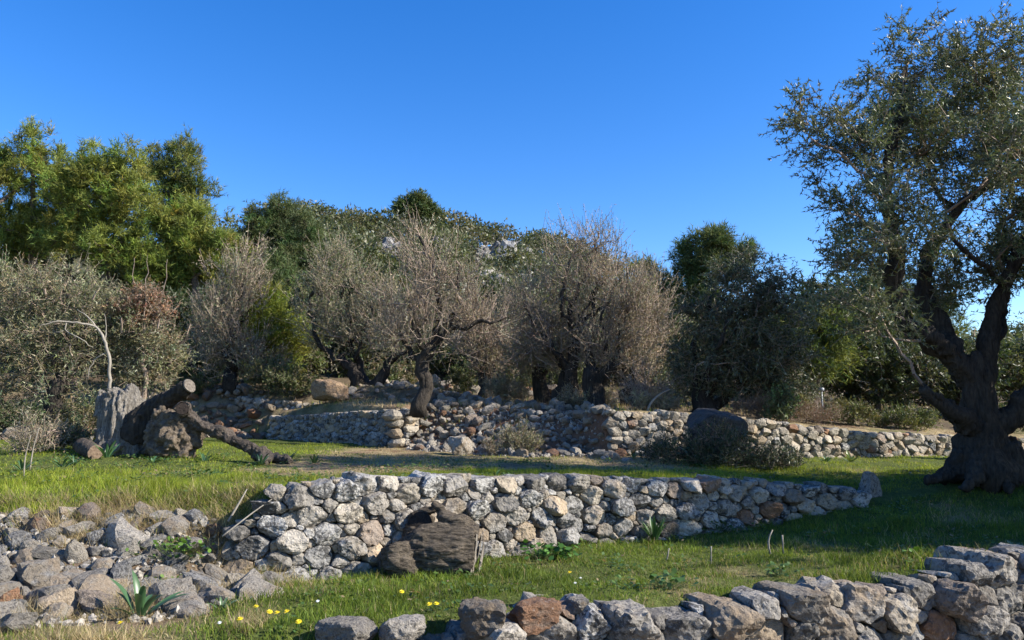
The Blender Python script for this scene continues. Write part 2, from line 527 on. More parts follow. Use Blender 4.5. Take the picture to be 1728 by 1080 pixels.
def dry_wall(root, path, Hs, seed, rmin, rmax, mats, mweights, sub, asp=1.25, bulge=(0.75, 1.1), back=0.3, gap=0.012, batter=0.12, jit=0.03, nmax=300, low=-0.12, amp=0.07, p=11):
    """fitted dry-stone face: path = [(x,y,zbase)...], Hs = heights along it. Each stone becomes its own object."""
    g = rng(seed)
    P = np.array(path, float)
    seg = np.linalg.norm(np.diff(P[:, :2], axis=0), axis=1)
    S = np.concatenate([[0], np.cumsum(seg)])
    L = S[-1]
    Hf = lambda s: np.interp(s, np.linspace(0, L, len(Hs)), Hs) if not isinstance(Hs[0], tuple) else np.interp(s, [h[0] * L for h in Hs], [h[1] for h in Hs])
    Hm = max(h[1] if isinstance(h, tuple) else h for h in Hs)
    pts = np.zeros((0, 3))
    radii = rmin + (rmax - rmin) * np.concatenate([g.uniform(.55, 1, 60) ** 1, np.linspace(1, 0, 26)])
    radii = np.sort(radii)[::-1]
    area = L * Hm * asp
    for r in np.concatenate([np.linspace(rmax, rmin, 24)]):
        tries = int(6 + area / (r * r) * (1.1 if r > (rmin + rmax) / 2 else 5))
        for _ in range(tries):
            s = g.uniform(0, L)
            h = Hf(s)
            v = g.uniform(low, max(low + .02, h - 0.6 * r / asp)) * asp
            if len(pts):
                d = np.hypot(pts[:, 0] - s, pts[:, 1] - v)
                if np.any(d < 0.86 * (pts[:, 2] + r)):
                    continue
            pts = np.vstack([pts, [s, v, r]])
    pts = pts[np.argsort(-pts[:, 2])]
    out, rest, nrest = [], [[], []], 0
    for i, (s, v, r) in enumerate(pts):
        d = np.hypot(pts[:, 0] - s, pts[:, 1] - v)
        nb = np.argsort(d)[1:13]
        pl, di = [], []
        for j in nb:
            D = d[j]
            if D > 3.2 * rmax:
                continue
            off = (D * D + r * r - pts[j, 2] ** 2) / (2 * D) - gap
            pl.append(((pts[j, 0] - s) / D, 0, (pts[j, 1] - v) / D))
            di.append(max(off, 0.25 * r))
        h = Hf(s) * asp
        pl.append((g.normal() * .18, 0, 1))
        di.append(max(min(h - v + g.uniform(-.35, .35) * r, 1.5 * r), .35 * r))
        for k in range(4):
            a = g.uniform(0, 2 * math.pi)
            pl.append((math.cos(a), g.normal() * .25, math.sin(a)))
            di.append(r * g.uniform(1.0, 1.75))
        a0 = g.uniform(0, 1)
        for k in range(7):
            a = (k + a0 + g.uniform(-.2, .2)) / 7 * 2 * math.pi
            pl.append((math.cos(a), 0, math.sin(a)))
            di.append(r * g.uniform(1.25, 1.6))
        for k in range(4):
            t = unit(np.array([g.normal(), -abs(g.normal()) * .9, g.normal()]))
            pl.append(t)
            di.append(r * g.uniform(.86, 1.25))
        fb = r * g.uniform(*bulge)
        for k in range(2):
            t = unit(np.array([g.normal() * .30, -1, g.normal() * .42 + .1]))
            pl.append(t)
            di.append(fb * g.uniform(.82, 1.1))
        pl.append((0, 1, 0))
        di.append(max(back, r))
        pl = unit(np.array(pl, float))
        V, Fc = stone_shape(pl, np.array(di), p, amp, seed * 1000 + i, sub if r > rmin + (rmax - rmin) * .62 or sub < 3 else (sub - 1 if r > rmin + (rmax - rmin) * .15 else max(2, sub - 2)), r)
        V = V.copy()
        V[:, 2] /= asp
        x = np.interp(s, S, P[:, 0])
        y = np.interp(s, S, P[:, 1])
        zb = np.interp(s, S, P[:, 2])
        k = min(max(np.searchsorted(S, s) - 1, 0), len(seg) - 1)
        tx, ty = (P[k + 1, :2] - P[k, :2]) / seg[k]
        vv = v / asp
        nj = g.normal() * jit + batter * vv + 0.10
        loc = (x - ty * nj, y + tx * nj, zb + vv)
        mt = mats[g.choice(len(mats), p=mweights)]
        if i >= nmax - 2:                       # the smallest fill-in chips, past the limit, as one part
            c_, s_ = tx, ty
            Vr = np.stack([V[:, 0] * c_ - V[:, 1] * s_, V[:, 0] * s_ + V[:, 1] * c_, V[:, 2]], -1) + np.array(loc) - np.array(root.location)
            rest[0].append(Vr)
            rest[1].append(Fc + nrest)
            nrest += len(Vr)
            continue
        o = obj('stone', mesh('stone', V, [Fc], mt, None, False), root, np.array(loc) - np.array(root.location), (g.normal() * .03, g.normal() * .05, math.atan2(ty, tx)))
        out.append(o)
    if nrest:
        tag(obj('stone_chips', mesh('stone_chips', np.concatenate(rest[0]), [np.concatenate(rest[1])], mats[0], None, False), root), kind='stuff')
    return out

def wall_path(L, x0, x1, n=14):
    xs = np.linspace(x0, x1, n)
    ys = np.interp(xs, L[:, 0], L[:, 1])
    zs = height(xs, ys - 0.12)
    return [(x, y, z) for x, y, z in zip(xs, ys, zs)]

# foreground wall
wp = wall_path(LN, -0.55, 7.2, 20)
wp = [(x, y, ZA(x, y) - 0.70) for x, y, z in wp]
fw = thing('dry_stone_wall', 'rough grey dry stone wall of big blocks along the bottom right corner', 'stone wall', wp[0], 'dry stone terrace walls')
dry_wall(fw, wp, [.60, .74, .66, .78, .70, .84, .78, .80, .76, .7], 11, .04, .165, [M_NEAR, M_RED, M_RUB, M_GREY], [.56, .12, .2, .12], 4, 1.25, (.7, 1.1), .34, .005, .10, .05, 290, .02, .13, 40)
# middle wall
wp = wall_path(LM, -2.2, 4.15, 22)
mw = thing('dry_stone_wall', 'long pale grey lichen-spotted dry stone wall behind the hollow stump', 'stone wall', wp[0], 'dry stone terrace walls')
def mid_h(t):
    return t
tops = [at(*q) for q in ((420, 880, 6.35), (480, 822, 6.7), (560, 806, 6.9), (700, 801, 7.3), (850, 799, 7.9), (1000, 802, 8.5), (1150, 801, 9.0), (1300, 806, 9.4), (1390, 815, 9.6), (1440, 826, 9.7))]
bx = np.array([q[0] for q in wp])
Hl = []
for q in tops:
    Hl.append((float((q[0] + 2.2) / 6.35), float(max(.12, q[2] - np.interp(q[0], bx, [w[2] for w in wp]) + .0))))
dry_wall(mw, wp, Hl, 23, .034, .128, [M_GREY, M_NEAR, M_BUFF, M_RUB, M_RED], [.50, .2, .12, .15, .03], 4, 1.3, (.6, 1.0), .34, .005, .16, .02, 300, -.05, .10, 44)

# back walls
root_p = wall_path(LK, 1.75, 11.5, 26)
rw = thing('dry_stone_wall', 'sunlit buff dry stone wall running behind the big olive trunk', 'stone wall', root_p[0], 'dry stone terrace walls')
htop = [at(*q)[2] for q in ((1040, 692, 13.2), (1120, 694, 13.4), (1230, 702, 13.7), (1330, 713, 14), (1450, 727, 14.4), (1600, 735, 15), (1728, 740, 15.5))]
hx = [at(*q)[0] for q in ((1040, 692, 13.2), (1120, 694, 13.4), (1230, 702, 13.7), (1330, 713, 14), (1450, 727, 14.4), (1600, 735, 15), (1728, 740, 15.5))]
Hl = [(float((x - 1.75) / 9.75), float(np.interp(x, hx, htop) - z)) for x, y, z in root_p]
dry_wall(rw, root_p, Hl, 31, .055, .105, [M_BUFF, M_GREY, M_RED], [.86, .07, .07], 3, 1.3, (.25, .5), .3, .0, .10, .008, 300, -.04, .10, 44)
cp_ = wall_path(LK, -6.0, -2.3, 12)
sw = thing('dry_stone_wall', 'shaded blue-grey dry stone wall with a sharp corner beyond the fallen log', 'stone wall', cp_[0], 'dry stone terrace walls')
Hl = [(float((x + 6) / 3.7), float(EYE + np.interp(x, [-6, -5, -2.3], [13, 15, 26]) / F_PX * y - z)) for x, y, z in cp_]
dry_wall(sw, cp_, Hl, 37, .05, .095, [M_GREY, M_BUFF], [.7, .3], 3, 1.3, (.35, .7), .3, .001, .14, .015, 240, -.04, .11, 36)
# short return of that wall at its corner, facing the sun
c0 = at(684, 757, 16)
rp = [(-2.24, 16.0, H1(-2.3, 15.7)), (-2.0, 16.5, H1(-2.3, 15.7) + .1), (-1.8, 16.95, H1(-2.3, 15.7) + .3)]
for o in dry_wall(sw, rp, [.78, .62, .4], 39, .07, .12, [M_BUFF], [1], 2, 1.2, (.5, .8), .3, .004, .1, .01, 40, -.04):
    pass
up = [(x, y, float(ZC(x, y)) - .02) for x, y in zip(np.linspace(-7.3, -2.6, 10), np.interp(np.linspace(-7.3, -2.6, 10), LU[:, 0], LU[:, 1]))]
uw = thing('dry_stone_wall', 'low sunlit upper wall just above the shaded corner wall', 'stone wall', up[0], 'dry stone terrace walls')
Hl = [(k / 9, float(np.interp(x, [-7.3, -5, -2.6], [EYE + 46 / F_PX * 20.3, EYE + 34 / F_PX * 19.4, EYE + 27 / F_PX * 18.3]) - z)) for k, (x, y, z) in enumerate(up)]
dry_wall(uw, up, Hl, 41, .05, .095, [M_BUFF, M_RUB], [.6, .4], 2, 1.25, (.5, .9), .3, .004, .14, .03, 160, -.04)

# loose rubble: a pool of shared rock shapes
POOL = {}
def pool(mat, sub=3):
    k = (mat.name, sub)
    if k not in POOL:
        POOL[k] = [rock_mesh(500 + i * 7 + sub, mat, sub, rng(i).uniform(.55, .95), .11) for i in range(14)]
    return POOL[k]

def heap(root, xy, sizes, mats, mw_, seed, sub=2, sink=0.22, lift=0.0):
    g = rng(seed)
    base = np.array(root.location)
    for (x, y), s in zip(xy, sizes):
        pm = pool(mats[g.choice(len(mats), p=mw_)], sub)
        z = H1(x, y) + s * (0.5 - sink) * .7 + lift
        obj('stone', pm[g.integers(len(pm))], root, np.array([x, y, z]) - base,
            (g.normal() * .35, g.normal() * .35, g.uniform(0, 6.28)), (s * g.uniform(.9, 1.5), s * g.uniform(.75, 1.1), s * g.uniform(.55, 1.1)))

def spread(g, n, poly, smin, smax, power=2.2, k=.46):
    """dart-thrown spots (largest first) inside a polygon, not overlapping much"""
    poly = np.array(poly)
    lo, hi = poly.min(0), poly.max(0)
    def inside(x, y):
        c = False
        j = len(poly) - 1
        for i in range(len(poly)):
            if (poly[i, 1] > y) != (poly[j, 1] > y) and x < (poly[j, 0] - poly[i, 0]) * (y - poly[i, 1]) / (poly[j, 1] - poly[i, 1]) + poly[i, 0]:
                c = not c
            j = i
        return c
    S = np.sort(smin + (smax - smin) * g.uniform(0, 1, n) ** power)[::-1]
    out, sz = np.zeros((0, 2)), []
    for s in S:
        for _ in range(50):
            q = g.uniform(lo, hi)
            if not inside(*q):
                continue
            if len(out) and np.any(np.hypot(*(out - q).T) < k * (np.array(sz) + s)):
                continue
            out = np.vstack([out, q])
            sz.append(s)
            break
    return out, sz

g = rng(5)
rl = thing('collapsed_wall', 'tumbled grey-brown boulders of a collapsed wall at lower left around the squill', 'rubble', (-3.0, 5.9, H1(-3, 5.9)), 'stone rubble heaps')
xy, sz = spread(g, 560, [(-5.2, 4.9), (-3.4, 4.7), (-2.2, 5.2), (-1.72, 5.75), (-1.85, 6.2), (-2.6, 5.95), (-5.4, 5.75)], .05, .33, 2.2, .42)
ok_ = np.array([np.hypot(q[0] + 2.47, q[1] - 5.1) > .17 + .45 * z_ for q, z_ in zip(xy, sz)])
heap(rl, xy[ok_][:299], np.array(sz)[ok_][:299], [M_RUB, M_BUFF, M_RED, M_GREY], [.60, .12, .05, .23], 6, 3, .48)
rl2 = thing('collapsed_wall', 'smaller tumbled stones and earth on the slope under the grassy left bank', 'rubble', (-3.4, 6.3, H1(-3.4, 6.3)), 'stone rubble heaps')
xy, sz = spread(g, 300, [(-5.8, 5.75), (-2.6, 5.95), (-1.95, 6.15), (-2.1, 6.5), (-2.7, 6.75), (-4.4, 6.8), (-6.0, 6.9)], .05, .25, 2.0, .42)
heap(rl2, xy[:280], sz[:280], [M_RUB, M_BUFF, M_RED, M_GREY], [.6, .15, .05, .2], 61, 2, .48)
rm = thing('collapsed_wall', 'slope of small sunlit rubble from a collapsed terrace wall at the centre', 'rubble', (-.3, 14.7, H1(-.3, 14.7)), 'stone rubble heaps')
xy, sz = spread(g, 299, [(-2.1, 15.3), (-.9, 14.2), (.6, 13.2), (1.7, 12.7), (1.75, 14.2), (.9, 15.2), (-.5, 16.4), (-1.9, 17.6)], .07, .26, 2.4, .42)
heap(rm, xy, sz, [M_RUB, M_BUFF, M_RED], [.55, .3, .15], 7, 2, .18)
def gravel(root, n, poly, smin, smax, mat, seed):
    """countless chips and fines between the stones, one part"""
    g = rng(seed)
    poly = np.array(poly)
    U, Fc = ico(1)
    c = poly.mean(0)
    t = g.integers(0, len(poly), n)
    w = g.uniform(0, 1, (n, 2))
    w = np.where(w.sum(1, keepdims=True) > 1, 1 - w, w)
    P = c + (poly[t] - c) * w[:, :1] + (poly[(t + 1) % len(poly)] - c) * w[:, 1:]
    S = smin + (smax - smin) * g.uniform(0, 1, n) ** 2.5
    z = height(P[:, 0], P[:, 1]) + S * .15
    V = (U[None] * (1 + .3 * g.normal(size=(n, len(U), 1))) * S[:, None, None] * g.uniform(.5, 1.2, (n, 1, 3)) * .5 + np.concatenate([P, z[:, None]], 1)[:, None]).reshape(-1, 3)
    F = (Fc[None] + np.arange(n)[:, None, None] * len(U)).reshape(-1, 3)
    tag(obj('gravel', mesh('gravel', V - np.array(root.location), [F], mat), root), kind='stuff')
gravel(rl, 1500, [(-5.2, 4.9), (-3.4, 4.6), (-2.2, 5.1), (-1.65, 5.75), (-1.9, 6.4), (-2.7, 6.7), (-4.4, 6.7), (-5.6, 6.6)], .02, .09, M_RUB, 91)
gravel(rm, 1300, [(-2.1, 15.3), (-.9, 14.1), (.6, 13.1), (1.7, 12.6), (1.75, 14.2), (.9, 15.2), (-.5, 16.4), (-1.9, 17.4)], .03, .12, M_RUB, 92)
rr = thing('collapsed_wall', 'heap of reddish rubble behind the sawn trunk left of the walls', 'rubble', (-8.0, 20.3, H1(-8, 20.3)), 'stone rubble heaps')
xy, sz = spread(g, 150, [(-9.0, 19.2), (-6.2, 18.9), (-6.1, 20.0), (-7.4, 21.2), (-9.2, 21.2)], .11, .36, 2.0, .36)
heap(rr, xy, sz, [M_RED, M_BUFF], [.6, .4], 8, 2, .15)
rt = thing('stone_row', 'thin line of scattered pale stones on the upper terrace behind the bare olive', 'rubble', (-.2, 18, H1(-.2, 18)), 'stone rubble heaps')
xy, sz = spread(g, 150, [(-4.5, 19.4), (-2.3, 17.6), (.4, 16.0), (1.9, 14.6), (2.2, 15.3), (.9, 17.4), (-.6, 19.0), (-3.2, 20.3)], .07, .28, 2.2, .45)
heap(rt, xy, sz, [M_RUB, M_BUFF], [.5, .5], 9, 2, .2)
rb = thing('stone_row', 'rough bank of stones on the back slope between the olive trunks', 'rubble', (-1, 22, H1(-1, 22)), 'stone rubble heaps')
xy, sz = spread(g, 110, [(-4, 20.5), (-.2, 20.5), (2.2, 22), (1.5, 24), (-1.5, 23.5), (-4.5, 23)], .12, .5, 2.0, .45)
heap(rb, xy, sz, [M_RUB, M_BUFF, M_RED], [.4, .4, .2], 10, 2, .2)
rs = thing('stone_row', 'dim scattered stones under the grey-green bushes at far left', 'rubble', (-8, 14.5, H1(-8, 14.5)), 'stone rubble heaps')
xy, sz = spread(g, 90, [(-11, 13.0), (-6.6, 13.2), (-6.3, 15.5), (-11, 16)], .1, .45, 2.0, .45)
heap(rs, xy, sz, [M_RUB, M_RED], [.75, .25], 12, 2, .2)

def boulder(name, label, loc, size, seed, mat, rot=0, sub=4, amp=.1, flat=.8, group=None, p=34):
    me = rock_mesh(seed, mat, sub, flat, amp, 10, p)
    o = obj(name, me, None, loc, (0, 0, rot), size)
    return tag(o, label, 'boulder', group)
b0 = at(1202, 775, 12.5)
M_DARKROCK = stone_mat('shade_darkened_rock', (0.08, 0.078, 0.076), (0.08, 0.07, 0.055), (0.025, 0.025, 0.023), .6, .3, 1.0, .08)  # shade lying on the boulder is put into this darker stone colour
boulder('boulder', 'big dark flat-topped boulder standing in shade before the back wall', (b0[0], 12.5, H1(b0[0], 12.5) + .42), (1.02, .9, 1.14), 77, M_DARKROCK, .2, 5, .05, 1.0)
M_ORANGE = stone_mat('orange_stained_rock', (.34, .24, .15), (.33, .17, .08), (.09, .07, .05), .3, .7, 1.0, .2)
q = at(557, 655, 18.6)
boulder('boulder', 'rounded orange-brown boulder left of the split olive trunk', (q[0], 18.6, H1(q[0], 18.6) + .28), (.82, .75, .66), 81, M_ORANGE, .6, p=9)
q = at(1466, 840, 9.75)
boulder('boulder', 'upright grey slab standing alone past the right end of the middle wall', (q[0], 9.75, H1(q[0], 9.75) + .1), (.26, .24, .42), 83, M_GREY, .4, 4)
q = at(775, 745, 13.6)
boulder('boulder', 'squarish brown block at the foot of the central rubble slope', (q[0], 13.75, H1(q[0], 13.75) + .15), (.42, .4, .44), 85, M_RUB, .9, 4)
for k, (px, d, s, mt_, up_, lab) in enumerate([(905, 4.98, .36, M_RED, .12, 'reddish rock at the left end of the foreground wall'),
                                         (812, 4.86, .36, M_NEAR, .14, 'pale rock capped with lichen left of the reddish foreground rock'),
                                         (600, 4.74, .36, M_RUB, .05, 'rough brown rock at the bottom edge near the yellow flowers'),
                                         (690, 4.80, .28, M_RUB, .05, 'low flat rock half sunk in grass at the bottom edge'),
                                         (968, 5.12, .19, M_NEAR, .14, 'small dark grey rock on top of the foreground wall end'),
                                         (1172, 8.0, .10, M_RUB, .02, 'small stone in the shaded grass before the middle wall'),
                                         (1055, 12.6, .24, M_RUB, .05, 'small rock on the straw path before the back wall')]):
    x_ = (px - CX) / F_PX * d
    boulder('rock', lab, (x_, d, float(ZA(x_, d) if d < 6 else H1(x_, d)) + up_ * .6 - .05), (s * .98, s * .85, s * .68), 90 + k, mt_, k * 1.1 + .5, 4, .14, p=13)

# crags on the hill
def ground_hit(px, py, d0=32.0, d1=116.0):
    ds = np.linspace(d0, d1, 400)
    xc = np.array([at(px, py, d) for d in ds])
    hit = np.where(height(xc[:, 0], xc[:, 1], False) >= xc[:, 2])[0]
    return xc[hit[0]] if len(hit) else xc[-1]
def crag(px, py, n, spread_, size, seed, label):
    g = rng(seed)
    c = ground_hit(px, py)
    root = thing('rock_outcrop', label, 'crag', c, 'pale crags on the hill')
    for k in range(n):
        q = ground_hit(px + g.normal() * spread_[0], py + g.normal() * spread_[1])
        pm = pool(M_CLIFF, 3)
        s = size * g.uniform(.45, 1.35)
        obj('rock', pm[g.integers(len(pm))], root, q - np.array(root.location) + np.array([0, 0, .25 * s]), (g.normal() * .5, g.normal() * .5, g.uniform(0, 6)), (s, s, s * 1.35))
crag(652, 430, 44, (24, 9), 1.25, 1, 'pale crag on the hill left of the lone hilltop pine')
crag(832, 428, 46, (28, 9), 1.2, 2, 'bright pale crag on the hill right of the lone hilltop pine')
crag(868, 440, 14, (14, 7), 2.0, 3, 'small pale crag sloping down the right shoulder of the hill')
crag(715, 428, 14, (22, 9), 2.0, 4, 'grey crag half hidden behind the bare central olive')
crag(850, 500, 12, (22, 12), 2.0, 5, 'dark crag low on the hill between the two brown olives')

# ------------------------------------------------------------------ wood: fused solid wood and branching skeletons
def tube_rings(P, R, k, seed=0, flute=0.0, cap=True):
    P = np.asarray(P, float)
    R = np.asarray(R, float)
    T = np.gradient(P, axis=0)
    T = unit(T)
    ref = np.array([0.3, 0.9, 0.2]) if abs(T[0] @ np.array([0, 1, 0])) < .9 else np.array([1.0, 0, 0])
    n0 = unit(np.cross(T[0], ref))
    V = []
    a = np.arange(k) / k * 2 * math.pi
    for i in range(len(P)):
        n0 = unit(n0 - T[i] * (n0 @ T[i]))
        b = np.cross(T[i], n0)
        r = np.full(k, R[i])
        if flute:
            q = np.stack([np.cos(a) * 1.7, np.sin(a) * 1.7, np.full(k, i * .22)], -1)
            r = r * (1 + flute * fbm(q + seed * 5.3, seed & 255, 3, .6))
        V.append(P[i] + r[:, None] * (np.cos(a)[:, None] * n0 + np.sin(a)[:, None] * b))
    V = np.concatenate(V)
    i = np.arange(len(P) - 1)[:, None] * k
    j = np.arange(k)[None]
    j2 = (j + 1) % k
    Q = np.stack([i + j, i + j2, i + k + j2, i + k + j], -1).reshape(-1, 4)
    tris = np.zeros((0, 3), int)
    if cap:
        c0, c1 = len(V), len(V) + 1
        V = np.vstack([V, P[0], P[-1]])
        jj = np.arange(k)
        e = (len(P) - 1) * k
        tris = np.vstack([np.stack([np.full(k, c0), (jj + 1) % k, jj], -1), np.stack([np.full(k, c1), e + jj, e + (jj + 1) % k], -1)])
    return V, Q, tris

def resample(P, R, step):
    P = np.asarray(P, float)
    R = np.asarray(R, float)
    d = np.concatenate([[0], np.cumsum(np.linalg.norm(np.diff(P, axis=0), axis=1))])
    n = max(3, int(d[-1] / step) + 1)
    t = np.linspace(0, d[-1], n)
    # Catmull-Rom-like smoothing: linear interpolation then relax
    Q = np.stack([np.interp(t, d, P[:, k]) for k in range(3)], -1)
    r = np.interp(t, d, R)
    for _ in range(2):
        Q[1:-1] = (Q[:-2] + 2 * Q[1:-1] + Q[2:]) / 4
    return Q, r

def fuse(tubes, voxel, mat, seed=0, smooth=4, bump=0.02, bscale=(6, 6, 1.5), carve=None, origin=(0, 0, 0)):
    """several capped tubes -> one continuous solid surface with ridged relief"""
    bmV, bmQ, bmT, n = [], [], [], 0
    for P, R in tubes:
        P, R = resample(P, R, max(voxel * 2.5, .05))
        V, Q, T = tube_rings(P, R, 20, seed + len(bmV), .0)
        bmV.append(V)
        bmQ.append(Q + n)
        bmT.append(T + n)
        n += len(V)
    me = mesh('tmp', np.concatenate(bmV), [np.concatenate(bmQ), np.concatenate(bmT)], None)
    o = bpy.data.objects.new('tmp', me)
    COL.objects.link(o)
    m = o.modifiers.new('r', 'REMESH')
    m.mode = 'VOXEL'
    m.voxel_size = voxel
    if smooth:
        s = o.modifiers.new('s', 'SMOOTH')
        s.iterations = smooth
        s.factor = .5
    dg = bpy.context.evaluated_depsgraph_get()
    ev = bpy.data.meshes.new_from_object(o.evaluated_get(dg))
    bpy.data.objects.remove(o)
    bpy.data.meshes.remove(me)
    nv = len(ev.vertices)
    V = np.zeros(nv * 3, np.float32)
    Nn = np.zeros(nv * 3, np.float32)
    ev.vertices.foreach_get('co', V)
    ev.vertices.foreach_get('normal', Nn)
    V = V.reshape(-1, 3).astype(float)
    Nn = Nn.reshape(-1, 3)
    q = V * np.array(bscale)
    d = fbm(q, seed & 255, 4, .6) + .5 * fbm(V * 2.5, (seed + 7) & 255, 2)
    V = V + Nn * (bump * d)[:, None]
    if carve:
        V = carve(V, Nn)
    V = V - np.array(origin)
    ev.vertices.foreach_set('co', V.astype(np.float32).ravel())
    ev.polygons.foreach_set('use_smooth', np.ones(len(ev.polygons), bool))
    ev.materials.clear()
    ev.materials.append(mat)
    ev.update()
    return ev

class Skel:
    def __init__(s):
        s.P = np.zeros((60000, 3))
        s.T = np.zeros((60000, 3))
        s.par = np.full(60000, -1)
        s.gr = np.zeros(60000)
        s.tip = np.zeros(60000, bool)
        s.n = 0
    def add(s, p, par, t, gr=0.0, tip=False):
        i = s.n
        s.P[i], s.par[i], s.T[i], s.gr[i], s.tip[i] = p, par, t, gr, tip
        s.n += 1
        return i
    def guide(s, P, R, g, wob=.03, step=.16):
        P, R = resample(P, R, step)
        P = P.copy()
        P[1:-1] += g.normal(size=P[1:-1].shape) * wob
        par = -1
        if s.n:
            par = int(np.argmin(np.linalg.norm(s.P[:s.n] - P[0], axis=1)))
        T = unit(np.gradient(P, axis=0))
        for k in range(len(P)):
            par = s.add(P[k], par, T[k], R[k])
    def grow(s, A, g, step=.2, wob=.04, down=.7, maxturn=.5, lift=.12):
        base = s.P[0].copy()
        order = np.argsort(np.linalg.norm(A - s.P[:s.n].mean(0), axis=1))
        for a in A[order]:
            n = s.n
            d = a - s.P[:n]
            L = np.linalg.norm(d, axis=1)
            cs = np.sum(d * s.T[:n], axis=1) / np.maximum(L, 1e-6)
            cost = L * (1 + maxturn * (1 - cs)) + down * np.maximum(0, s.P[:n, 2] - a[2]) + 3.0 * (L < .08) + np.where(s.P[:n, 2] < base[2] + .5, 1.5, 0)
            i = int(np.argmin(cost))
            Ld = L[i]
            k = max(2, int(Ld / step))
            c = s.P[i] + s.T[i] * Ld * .38 + np.array([0, 0, lift * Ld])
            t = np.linspace(0, 1, k + 1)[1:, None]
            B = (1 - t) ** 2 * s.P[i] + 2 * t * (1 - t) * c + t * t * a
            B[:-1] += g.normal(size=B[:-1].shape) * wob * min(1, Ld)
            prev, par = s.P[i], i
            for q in range(k):
                par = s.add(B[q], par, unit(B[q] - prev), 0, q == k - 1)
                prev = B[q]
    def radii(s, tipr=.006, ex=2.3):
        n = s.n
        acc = np.zeros(n)
        R = np.zeros(n)
        ch = np.zeros(n, int)
        for i in range(n - 1, -1, -1):
            r = max(acc[i] ** (1 / ex) if acc[i] > 0 else tipr, tipr)
            R[i] = max(r, 0) if s.gr[i] == 0 else max(s.gr[i], min(r, s.gr[i] * 1.25))
            if s.par[i] >= 0:
                acc[s.par[i]] += (r if s.gr[i] == 0 else max(r, s.gr[i] * .8)) ** ex
        s.R = R
        return R
    def tubes(s, rmin, rmax):
        """chains of nodes with radius in [rmin, rmax) as continuous tubes"""
        n = s.n
        ch = [[] for _ in range(n)]
        for i in range(n):
            if s.par[i] >= 0:
                ch[s.par[i]].append(i)
        chains = []
        stack = [(0, -1)]
        while stack:
            i, par = stack.pop()
            c = [par] if par >= 0 else []
            while True:
                c.append(i)
                if not ch[i]:
                    break
                m = max(ch[i], key=lambda q: s.R[q])
                for q in ch[i]:
                    if q != m:
                        stack.append((q, i))
                i = m
            chains.append(c)
        return chains

def wood_mesh(s, mat, split=.03, seed=0, flute=.22, kmax=16, maxr=None, origin=(0, 0, 0)):
    V, Q, T, n = [], [], [], 0
    tv = [[], []]
    for c in s.tubes(0, 9):
        R = s.R[c].copy()
        P = s.P[c]
        if len(c) > 1 and s.par[c[1]] == c[0]:
            R[0] = min(R[0], R[1] * 1.15)
        m = np.where(R >= split)[0]
        if len(m) >= 2:
            e = m[-1] + 1
            rr = R[:e + 1]
            if maxr:
                rr = np.minimum(rr, maxr)
            v, q, t = tube_rings(P[:e + 1], rr, int(np.clip(R[0] * 90, 7, kmax)), seed + len(V), flute if R[0] > .05 else .08)
            V.append(v)
            Q.append(q + n)
            T.append(t + n)
            n += len(v)
            lo = e
        else:
            lo = 0
        if lo < len(c) - 1:
            tv[0].append(np.stack([P[lo:-1], P[lo + 1:]], 1))
            tv[1].append(np.stack([R[lo:-1], R[lo + 1:]], 1))
    thick = mesh('trunk', np.concatenate(V) - np.array(origin), [np.concatenate(Q), np.concatenate(T)], mat, None, True) if V else None
    E = np.concatenate(tv[0]) if tv[0] else np.zeros((0, 2, 3))
    ER = np.concatenate(tv[1]) if tv[1] else np.zeros((0, 2))
    return thick, E, ER

def prisms(E, ER, k=3):
    """many thin tapering sticks at once"""
    d = unit(E[:, 1] - E[:, 0])
    ref = np.where(np.abs(d[:, 2:3]) < .9, np.array([[0, 0, 1.0]]), np.array([[1.0, 0, 0]]))
    a = unit(np.cross(d, ref))
    b = np.cross(d, a)
    V = []
    for e in (0, 1):
        for j in range(k):
            th = 2 * math.pi * j / k
            V.append(E[:, e] + ER[:, e:e + 1] * (math.cos(th) * a + math.sin(th) * b))
    V = np.stack(V, 1).reshape(-1, 3)
    base = np.arange(len(E))[:, None] * 2 * k
    F = []
    for j in range(k):
        j2 = (j + 1) % k
        F.append(base + np.array([[j, j2, k + j2, k + j]]))
    return V, np.stack(F, 1).reshape(-1, 4)

def ribbons(E, r0, r1, g):
    d = unit(E[:, 1] - E[:, 0])
    a = unit(np.cross(d, g.normal(size=d.shape)))
    V = np.stack([E[:, 0] - a * r0, E[:, 0] + a * r0, E[:, 1] + a * r1, E[:, 1] - a * r1], 1).reshape(-1, 3)
    return V, np.arange(len(V)).reshape(-1, 4)

def leaves(B, D, L, Wd, col, g, tri=False, wide=.5):
    """flat kite leaves (or slim triangles): base, direction, length, width, colour"""
    n = len(B)
    r = unit(np.cross(D, g.normal(size=(n, 3))))
    L = L[:, None]
    h = Wd[:, None] * .5
    if tri:
        V = np.stack([B - r * h * .8, B + r * h * .8, B + D * L], 1).reshape(-1, 3)
        F = np.arange(n * 3).reshape(-1, 3)
        k = 3
    else:
        mid = B + D * L * wide
        V = np.stack([B, mid - r * h, B + D * L, mid + r * h], 1).reshape(-1, 3)
        F = np.arange(n * 4).reshape(-1, 4)
        k = 4
    return V, F, np.repeat(col, k, axis=0)

def blobs_points(blobs, n, g, shell=.45):
    """blobs: (centre, radii) ; points spread through their union, more of them near the skin"""
    vol = np.array([np.prod(r) ** .8 for c, r in blobs])
    vol = vol / vol.sum()
    out = []
    for (c, r), v in zip(blobs, vol):
        m = max(2, int(n * v + .5))
        u = unit(g.normal(size=(m, 3)))
        rad = g.uniform(0, 1, m) ** shell
        out.append(c + u * rad[:, None] * np.array(r) * (1 + .12 * g.normal(size=(m, 1))))
    return np.concatenate(out)

